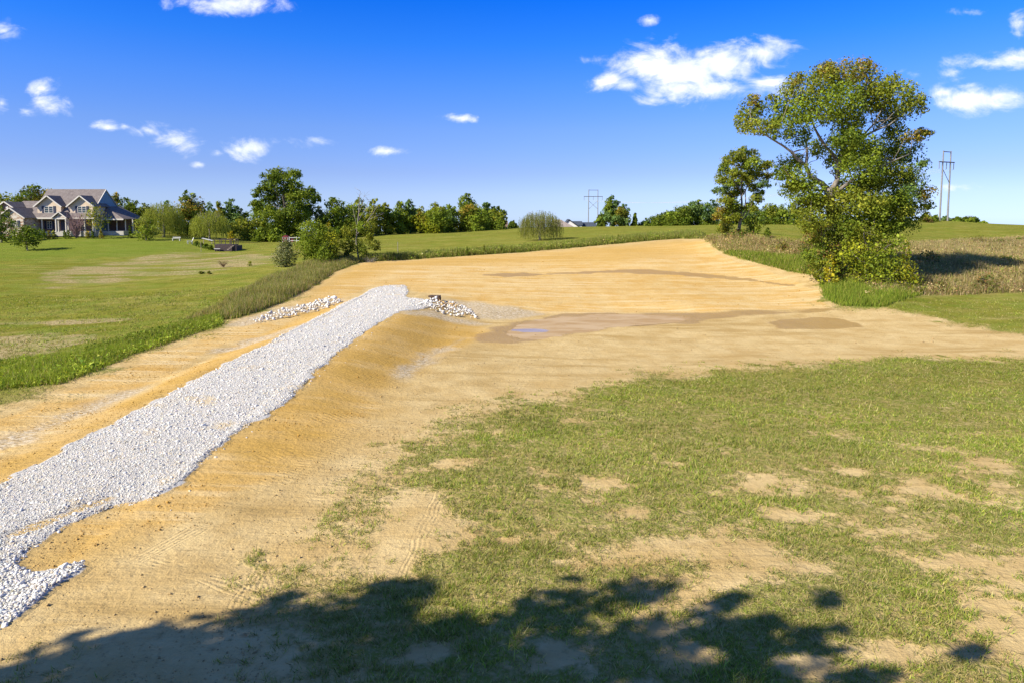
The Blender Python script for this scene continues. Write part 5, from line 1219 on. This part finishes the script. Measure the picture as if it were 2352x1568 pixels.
    for zx in (965, 1128): MB().tube([(X(zx, Ye + .9), yy(Ye + .9), -.1), (X(zx, Ye + .9), yy(Ye + .9), Zc(757, Ye))], [.16, .14], 10).build('column', TRIM, root)
    x0, x1 = X(880, Ye), X(1095, Ye); xa = (x0 + x1) / 2; zb_, za = Zc(750, Ye), Zc(662, Ye); y = yy(Ye)
    eg = MB().prism([(x0 + .2, y, zb_), (x1 - .2, y, zb_), (xa, y, za - .1)], (0, 2.5, 0)).build('entry_gable', STONEW, root)
    r = MB()
    for s in (-1, 1): slab(r, (xa + s * (xa - x0 + .25), y - .3, zb_ - .05), (xa, y - .3, za + .15), (xa, y + 4.0, za + .15), (xa + s * (xa - x0 + .25), y + 4.0, zb_ - .05), .12)
    r.build('roof', ROOF, eg); t = MB()
    for s in (-1, 1): bar(t, (xa + s * (xa - x0 + .25), y - .34, zb_ - .05), (xa + s * .02, y - .34, za + .1), .07, .2)
    t.box(x0 - .1, x1 + .1, y - .1, y - .02, zb_ - .3, zb_ - .02); t.build('trim', TRIM, eg)
    # left link wing
    a0, a1 = X(330, 146), xl + 1.0; z1 = Zc(468, 147); yl = yy(141.9)
    m = MB(); slab(m, (a0, yl, ze), (a1, yl, ze), (a1, yy(147), z1), (a0, yy(147), z1)); slab(m, (a0, yy(152), ze), (a0, yy(147), z1), (a1, yy(147), z1), (a1, yy(152), ze)); m.build('wing_roof', ROOF, root)
    MB().box(a0 + .2, a1, yy(143.4), yy(151.5), -1, ze - .2).build('wing_wall', BRICK, root)
    m = MB().box(a0, xl - .02, yl - .12, yl, ze - .28, ze); m.build('fascia', TRIM, root)
    # stone gables of the garage wing
    for (apx, apy, edge, ey, Yg, mat, back) in ((90, 486, 218, 572, 141.5, BRICK, 9), (172, 590, 398, 748, 138.5, STONEW, 9)):
        xa = X(apx, Yg); xe = X(edge, Yg); hw = xe - xa; za = Zc(apy, Yg); zE = Zc(ey, Yg); y = yy(Yg)
        gbl = MB().prism([(xa - hw + .3, y, -1), (xa + hw - .3, y, -1), (xa + hw - .3, y, zE), (xa, y, za - .1), (xa - hw + .3, y, zE)], (0, back, 0)).build('gable', mat, root)
        r = MB(); sl = (za - zE) / hw
        for s in (-1, 1): slab(r, (xa + s * (hw + .25), y - .4, zE - sl * .25 + .12), (xa, y - .4, za + .12), (xa, y + back, za + .12), (xa + s * (hw + .25), y + back, zE - sl * .25 + .12), .14)
        r.build('roof', ROOF, gbl); t = MB()
        for s in (-1, 1): bar(t, (xa + s * (hw + .28), y - .44, zE - sl * .28 + .02), (xa + s * .02, y - .44, za + .05), .08, .24)
        t.build('rake_trim', TRIM, gbl)
        if mat is STONEW: window(root, X(205, Yg), X(272, Yg), y, Zc(908, Yg), Zc(798, Yg))
        else: MB().tube([(X(112, Yg), y - .06, Zc(572, Yg)), (X(112, Yg), y + .02, Zc(572, Yg))], .28, 14).build('round_vent', TRIM, gbl)
    # low side porch on the right
    xs0, xs1 = xr + .02, X(2300, 150); zt, zl = Zc(560, 150), Zc(768, 148); ya, yz = yy(144.5), yy(153)
    m = MB(); m.prism([(xs0, ya + 2.2, zt), (xs0, ya, zl), (xs1, ya, zl), (xs1, yz, zl), (xs0, yz, zl), (xs0, yz - 1.5, zt)], (0, 0, -.12))
    m = MB(); slab(m, (xs0, ya, zl), (xs1, ya, zl), (xs1 - .02, ya + .1, zl + .02), (xs0, ya + 3, zt)); slab(m, (xs0, ya + 2.9, zt), (xs1, ya, zl), (xs1, yz, zl), (xs0, yz, zt)); m.build('side_porch_roof', ROOF, root)
    m = MB(); m.box(xs0, xs1, ya - .06, ya, zl - .25, zl + .02); m.build('fascia', TRIM, root)
    for zx in (1800, 1945, 2090, 2215): MB().tube([(X(zx, 146.2), yy(146.2), 0), (X(zx, 146.2), yy(146.2), zl - .1)], .12, 8).build('column', TRIM, root)
    MB().box(xs0, X(2150, 150), yy(149), yy(152.5), -1, zl - .15).build('side_wall', BRICK, root)
    MB().box(xs0, xs1, ya - .2, yz, -1.2, .0).build('side_floor', CONC, root)
house()
def sheet(name, px, mat, label, lift=.035, Y=None):
    P_ = [hit(*p) for p in px]; mb = MB(); n = 8
    a, b, c, d = [Vector(p) for p in P_]
    for i in range(n):
        t0, t1 = i / n, (i + 1) / n
        q = [a.lerp(b, t0), a.lerp(b, t1), d.lerp(c, t1), d.lerp(c, t0)]; q = [(v.x, v.y, hgt(v.x, v.y) + lift) for v in q]; mb.prism(q, (0, 0, -.3))
    return tag(mb.build(name, mat), label=label, kind='structure')
sheet('path', [(95, 537), (133, 536), (130, 539), (98, 542.5)], CONC, 'pale concrete walk in front of the house porch')
sheet('path', [(-30, 546), (28, 545), (28, 547.5), (-30, 548.5)], CONC, 'pale concrete drive strip at the left picture edge')

# ------------------------------------------------------------------ power line
STEEL = plain('weathered_pole', (.27, .265, .26), .8, .2, 2.0, (.20, .195, .19)); DARKS = plain('dark_crossarm', (.13, .12, .115), .7); INS = plain('insulator', (.20, .20, .21), .4)
def pylon(label, x0d, x1d, base_yd, top_yd, arm_yd, Yd, rot, arm_ext, brace, base_z=None):
    a = at(x0d, arm_yd, Yd); b = at(x1d, arm_yd, Yd); c = (a + b) / 2; zb = hgt(c[0], c[1]) if base_z is None else base_z; s = abs(b[0] - a[0]) / 2 / math.cos(rot)
    zt = at(x0d, top_yd, Yd)[2] - zb; za = a[2] - zb
    root = empty('power_pylon', (c[0], c[1], zb), rot); tag(root, label, 'pylon', 'wooden power line frames')
    for k in (-1, 1):
        MB().tube([(k * s * 1.06, 0, -1.5), (k * s, 0, zt)], [.30, .19], 10).build('pole', STEEL, root)
    A = MB(); A.box(-s - arm_ext, s + arm_ext, -.17, .17, za - .16, za + .16); A.build('crossarm', DARKS, root)
    MB().box(-s - .15, s + .15, -.09, .09, zt - .45, zt - .2).build('top_bar', DARKS, root)
    zlo, zhi = za - zt * .30, za - zt * .10
    for k in brace: MB().tube([(-k * s, -.05 * k, zhi), (k * s, -.05 * k, zlo)], .10, 6).build('brace', STEEL if len(brace) > 1 else DARKS, root)
    for x in (-s - arm_ext + .2, 0, s + arm_ext - .2):
        MB().tube([(x, 0, za - .16)] + [(x, 0, za - .16 - t) for t in (.3, .9, 1.5, 2.1)], [.05, .11, .11, .11, .11], 8).build('insulator', INS, root)
    ends = [root.matrix_basis @ Vector((x, 0, za - 2.3)) for x in (-s - arm_ext + .2, 0, s + arm_ext - .2)]
    M = Matrix.Translation((c[0], c[1], zb)) @ Matrix.Rotation(rot, 4, 'Z')
    return [M @ Vector((x, 0, za - 2.3)) for x in (-s - arm_ext + .2, 0, s + arm_ext - .2)]
e1 = pylon('near tall wooden H frame pylon on the right hilltop', 2162, 2187, 506, 347, 373, 223, math.radians(26), 2.0, (1,))
e2 = pylon('far pale H frame pylon with crossed braces near the middle of the horizon', 1352, 1373.5, 521, 436, 452, 405, math.radians(12), 3.0, (1, -1))
def wires():
    WIRE = plain('aluminium_wire', (.42, .43, .45), .5, .4)
    for i, (p, q, w) in enumerate(zip(e1, e2, ('left', 'middle', 'right'))):
        pts = [p.lerp(q, t) - Vector((0, 0, 5.0 * 4 * t * (1 - t))) for t in np.linspace(0, 1, 25)]
        root = MB().tube(pts, .035, 5).build('power_cable', WIRE); tag(root, w + ' thin cable sagging between the two tall pylons', 'cable', 'power line cables')
wires()
def tpole():
    a = at(2226, 497, 460); r = empty('utility_pole', (a[0], a[1], a[2] - 9)); tag(r, 'distant crossarm of a pole poking above the hilltop shrubs', 'utility pole')
    MB().tube([(0, 0, -8), (0, 0, 9)], .18, 8).build('pole', DARKS, r); MB().box(-2.7, 2.7, -.12, .12, 8.8, 9.1).build('crossarm', DARKS, r)
tpole()
# ------------------------------------------------------------------ far houses on the crest
TANR = shingle('tan_roof', (.36, .30, .27), (.40, .34, .31)); DKR = shingle('slate_roof', (.075, .095, .13), (.09, .11, .15)); WHT = plain('white_siding', (.74, .72, .69), .8)
def far_houses():
    Yd = 250
    def q(xd, yd, dy=0): return Vector(at(xd, yd, Yd + dy))
    o = q(1292, 524); o.z -= 2.0
    r = empty('far_house', o); tag(r, 'low distant house with a tan hip roof behind the bare willow', 'house', 'far houses on the crest')
    l = lambda v: tuple(v - o)
    m = MB(); A, B_, Cc, D_ = l(q(1258, 527)), l(q(1328, 527)), l(q(1322, 527, 12)), l(q(1264, 527, 12)); r0, r1 = l(q(1272, 504.5, 6)), l(q(1288, 505, 6))
    m.poly([A, B_, r1, r0]); m.poly([B_, Cc, r1]); m.poly([Cc, D_, r0, r1]); m.poly([D_, A, r0]); m.build('roof', TANR, r)
    m = MB(); m.box(A[0] + .5, B_[0] - .5, .6, 11, -2, A[2] - .02); m.build('wall', WHT, r)
    o2 = q(1325, 524, 14); o2.z -= 2; r2 = empty('far_house', o2); tag(r2, 'distant white gabled house with dark blue roofs left of the far pylon', 'house', 'far houses on the crest'); l2 = lambda v: tuple(v - o2)
    a, b, c = l2(q(1291, 526, 14)), l2(q(1334, 526, 14)), l2(q(1307, 507, 14))
    m = MB(); m.prism([a, b, c], (0, 9, 0)); m.prism([(a[0], a[1], -3), (b[0], b[1], -3), b, a], (0, 9, 0)); m.build('gable', WHT, r2)
    m = MB(); cv = Vector(c)
    for p in (a, b):
        e = Vector(p); n = Vector((0, 9.5, 0)); u = (cv - e); off = Vector((0, -.3, .25)); m.prism([tuple(e - u * .05 + off), tuple(cv + off), tuple(cv + off + n), tuple(e - u * .05 + off + n)], (0, 0, .3))
    m.build('gable_roof', DKR, r2)
    m = MB(); x0, x1, x2 = l2(q(1308, 510, 18))[0], l2(q(1339, 510, 18))[0], l2(q(1372, 510, 18))[0]; zt, ze_ = l2(q(1300, 508.5, 22))[2], l2(q(1300, 517.5, 18))[2]; y = 4.0
    m.prism([(x0, y, ze_), (x0, y + 4, zt), (x0, y + 8, ze_)], (x1 - x0, 0, 0)); m.build('main_roof', DKR, r2)
    MB().box(x0 + .3, x1 - .3, y + .4, y + 7.6, -3, ze_ - .02).build('wall', WHT, r2)
    m = MB(); zt2, ze2 = l2(q(1350, 511, 24))[2], l2(q(1350, 526, 20))[2]; m.prism([(x1 + .1, y + 1, ze2), (x1 + .1, y + 6, zt2), (x1 + .1, y + 11, ze2)], (x2 - x1, 0, 0)); m.build('wing_roof', DKR, r2)
    MB().box(x1 + .4, x2 - .2, y + 1.6, y + 10, -4, ze2 - .02).build('wing_wall', WHT, r2)
    ob = Vector(at(1157, 525, 222)); r3 = empty('far_barn', ob); tag(r3, 'small brown roof peeking out at the right end of the central treeline', 'barn')
    w = 8 * 222 / FD; hz = at(1157, 508.5, 222)[2] - ob.z
    MB().box(-w, w, 0, 5, -2, .4).build('wall', BRICK, r3); MB().prism([(-w - .2, -.3, .42), (-w - .2, 2.5, hz), (-w - .2, 5.3, .42)], (2 * w + .4, 0, 0)).build('roof', plain('brown_roof', (.19, .125, .10), .9, .2, 2, (.15, .10, .085)), r3)
far_houses()
# ------------------------------------------------------------------ deck, chairs, playhouse, posts, timber
WOODD = plain('dark_stained_wood', (.055, .04, .045), .8, .3, 3.0, (.085, .062, .06)); WOODL = plain('pale_tread', (.50, .40, .32), .8, .2, 4.0, (.42, .33, .26)); WHITEP = plain('white_plastic', (.62, .61, .58), .5, .4); REDP = plain('red_paint', (.20, .03, .035), .6, .3); POSTW = plain('post_wood', (.36, .30, .23), .9, .2, 5, (.26, .21, .16))
def deck():
    b = at(517, 576, 121.5); k = 121.5 / FD; z0 = hgt(b[0], b[1]); root = empty('wooden_deck', (b[0], b[1], z0)); tag(root, 'dark wooden deck with open railing at the edge of the left lawn', 'deck')
    x0, x1 = (493 - 517) * k, (533 - 517) * k; x2 = (541.5 - 517) * k; H = 15 * k; Rl = H + 11.5 * k; d = 3.0
    n = 9
    for i in range(n): MB().box(x0 + .01, x1, -.02 - .012 * (i % 2), .04, i * H / n + .01, (i + 1) * H / n - .012).build('board', WOODD, root)
    MB().box(x0, x1, .05, d, H - .12, H).build('floor', WOODD, root)
    MB().box(x0 + .05, x1 - .05, .05, d - .05, -.4, H - .13).build('skirt', WOODD, root)
    MB().box(x1 + .01, x2, .3, d, -.3, H * .86).build('lower_platform', WOODD, root)
    for i, t in enumerate((0, .31, .64, .93, 1.0)):
        xx = x0 + .06 + (x1 - x0 - .12) * t; MB().box(xx - .05, xx + .05, -.02, .08, H, Rl).build('post', WOODD, root)
    for i, t in enumerate((.0, .5, 1)): xx = x0 + .06 + (x1 - x0 - .12) * t; MB().box(xx - .05, xx + .05, d - .12, d - .02, H, Rl).build('post', WOODD, root)
    MB().box(x0, x1, -.04, .10, Rl, Rl + .09).build('top_rail', WOODD, root); MB().box(x0 + .1, x1 - .1, .0, .06, H + .08, H + .16).build('bottom_rail', WOODD, root); MB().box(x0, x1, d - .14, d, Rl, Rl + .09).build('top_rail', WOODD, root)
    MB().box(x2 - .1, x2, .3, .4, H * .86, Rl).build('post', WOODD, root); MB().box(x1 + .12, x1 + .2, .3, .4, H * .86, Rl).build('post', WOODD, root); MB().box(x1 + .1, x2, .3, .4, Rl - .1, Rl).build('top_rail', POSTW, root)
    for i in range(4): zz = H * (.30 + .17 * i); xx = x1 - .35 + .22 * i; MB().box(xx - .16, xx + .16, -.9 + .18 * i, -.55 + .18 * i, zz, zz + .07).build('step', WOODL, root)
    MB().prism([(x1 - .55, -.98, H * .16), (x1 - .40, -.98, H * .16), (x1 + .52, -.2, H * .95), (x1 + .36, -.2, H * .95)], (0, .06, 0)).build('stringer', WOODD, root)
    MB().box(x0 + .1, x0 + 1.2, -.55, -.2, .42, .50).build('bench_board', WHITEP, root)
    for xx in (x0 + .25, x0 + 1.0): MB().box(xx, xx + .08, -.5, -.25, -.1, .42).build('bench_leg', WOODD, root)
deck()
def garden_chair():
    b = at(436, 556, 128); z0 = hgt(b[0], b[1]); r = empty('garden_chair', (b[0], b[1], z0), math.radians(-55)); tag(r, 'white slatted garden chair on the lawn left of the wooden deck', 'chair')
    for i in range(5): MB().box(-.32 + i * .13, -.21 + i * .13, -.35 + .0, .35, .36, .40).build('seat_slat', WHITEP, r)
    for i in range(5): x = -.32 + i * .13; MB().prism([(x, .33, .34), (x + .11, .33, .34), (x + .11, .37, .34), (x, .37, .34)], (0, .33, .82)).build('back_slat', WHITEP, r)
    for s in (-1, 1): MB().box(s * .42 - .06, s * .42 + .06, -.42, .42, .58, .62).build('armrest', WHITEP, r)
    for sx in (-1, 1):
        for sy in (-.38, .34): MB().box(sx * .40 - .035, sx * .40 + .035, sy - .04, sy + .04, -.08, .58).build('leg', WHITEP, r)
garden_chair()
def far_bench():
    b = at(405, 549, 138); r = empty('lawn_bench', (b[0], b[1], hgt(b[0], b[1]))); tag(r, 'low white bench under the left willow', 'bench')
    MB().box(-.8, .8, -.2, .2, .42, .47).build('seat', WHITEP, r); MB().box(-.8, .8, .2, .24, .62, .75).build('backrest', WHITEP, r)
    for x in (-.7, .7): MB().box(x - .05, x + .05, -.18, .18, -.05, .42).build('leg', WHITEP, r)
far_bench()
def board():
    b = at(477, 552, 130); z = hgt(b[0], b[1]); r = MB(); r.prism([(-1.0, -.3, 1.02), (1.0, -.3, .55), (1.0, .3, .58), (-1.0, .3, 1.05)], (0, 0, .07)); r2 = empty('sloping_table', (b[0], b[1], z)); tag(r2, 'white sloping board on posts between garden chair and deck', 'table')
    r.build('top', WHITEP, r2)
    for (x, h) in ((-.8, .98), (.8, .6)): MB().box(x - .05, x + .05, -.05, .05, -.1, h).build('leg', POSTW, r2)
board()
def playhouse():
    b = at(655, 553, 150); z = hgt(b[0], b[1]); r = empty('playhouse', (b[0], b[1], z)); tag(r, 'little red playhouse with white trim before the oak', 'playhouse')
    MB().box(-.6, .6, 0, 1.2, -.1, 1.15).build('wall', REDP, r); MB().prism([(-.75, -.1, 1.16), (.75, -.1, 1.16), (0, -.1, 1.6)], (0, 1.4, 0)).build('roof', REDP, r)
    for x in (-.6, -.04, .52): MB().box(x, x + .08, -.04, 0, 0, 1.15).build('trim', WHITEP, r)
    for zz in (.0, .55, 1.08): MB().box(-.6, .6, -.055, -.042, zz, zz + .08).build('trim', WHITEP, r)
    MB().box(.62, 1.6, .3, 1.4, -.1, .9).build('side_wall', REDP, r); MB().box(.62, 1.62, .2, 1.5, .92, 1.02).build('side_roof', WOODD, r)
    f = empty('rail_fence', tuple(Vector(at(675, 553, 149)))); f.location.z = hgt(f.location.x, f.location.y); tag(f, 'short white two rail fence beside the red playhouse', 'fence')
    for x in (-1.0, .6): MB().box(x - .07, x + .07, -.07, .07, -.2, 1.25).build('post', WHITEP, f)
    for zz in (.35, 1.0): MB().box(-.92, 1.3, -.03, .03, zz, zz + .12).build('rail', WHITEP, f)
playhouse()
def post(name, label, xd, base, top, w, mat):
    b = hit(xd, base); h = at(xd, top, b[1])[2] - b[2]; r = MB(); r.tube([(0, 0, -.2), (0, 0, h * .5), (.01, 0, h)], [w, w, w * .85], 7)
    tag(r.build(name, mat, None, False, tuple(b)), label, 'post')
post('fence_post', 'thin dark post standing in the far field left of centre', 914, 588, 556, .045, BARKD)
post('marker_stake', 'thin pale stake on the lawn left of the wooden deck', 462, 579, 556, .045, POSTW)
def timber():
    b = hit(1000, 691); r = empty('timber_stack', tuple(b), math.radians(-8)); tag(r, 'small stack of dark brown timbers on the dirt pad beside the rocks', 'timber stack')
    TB = plain('old_timber', (.115, .07, .045), .9, .2, 6, (.07, .045, .03)); TG = plain('grey_timber', (.20, .16, .13), .9, .2, 6, (.13, .10, .08)); rr = np.random.default_rng(9)
    for lay in range(3):
        for j in range(3):
            o = rr.uniform(-.05, .05); x0, x1 = -.42 + o - (.08 if lay == 2 else 0), .44 + o * .5
            if lay == 0 and j == 0: x0 -= .10
            MB().box(x0, x1, -.30 + j * .2, -.12 + j * .2, .005 + lay * .155, .145 + lay * .155 + rr.uniform(-.006, .006)).build('timber', TG if (lay == 2 and j == 1) else TB, r)
timber()
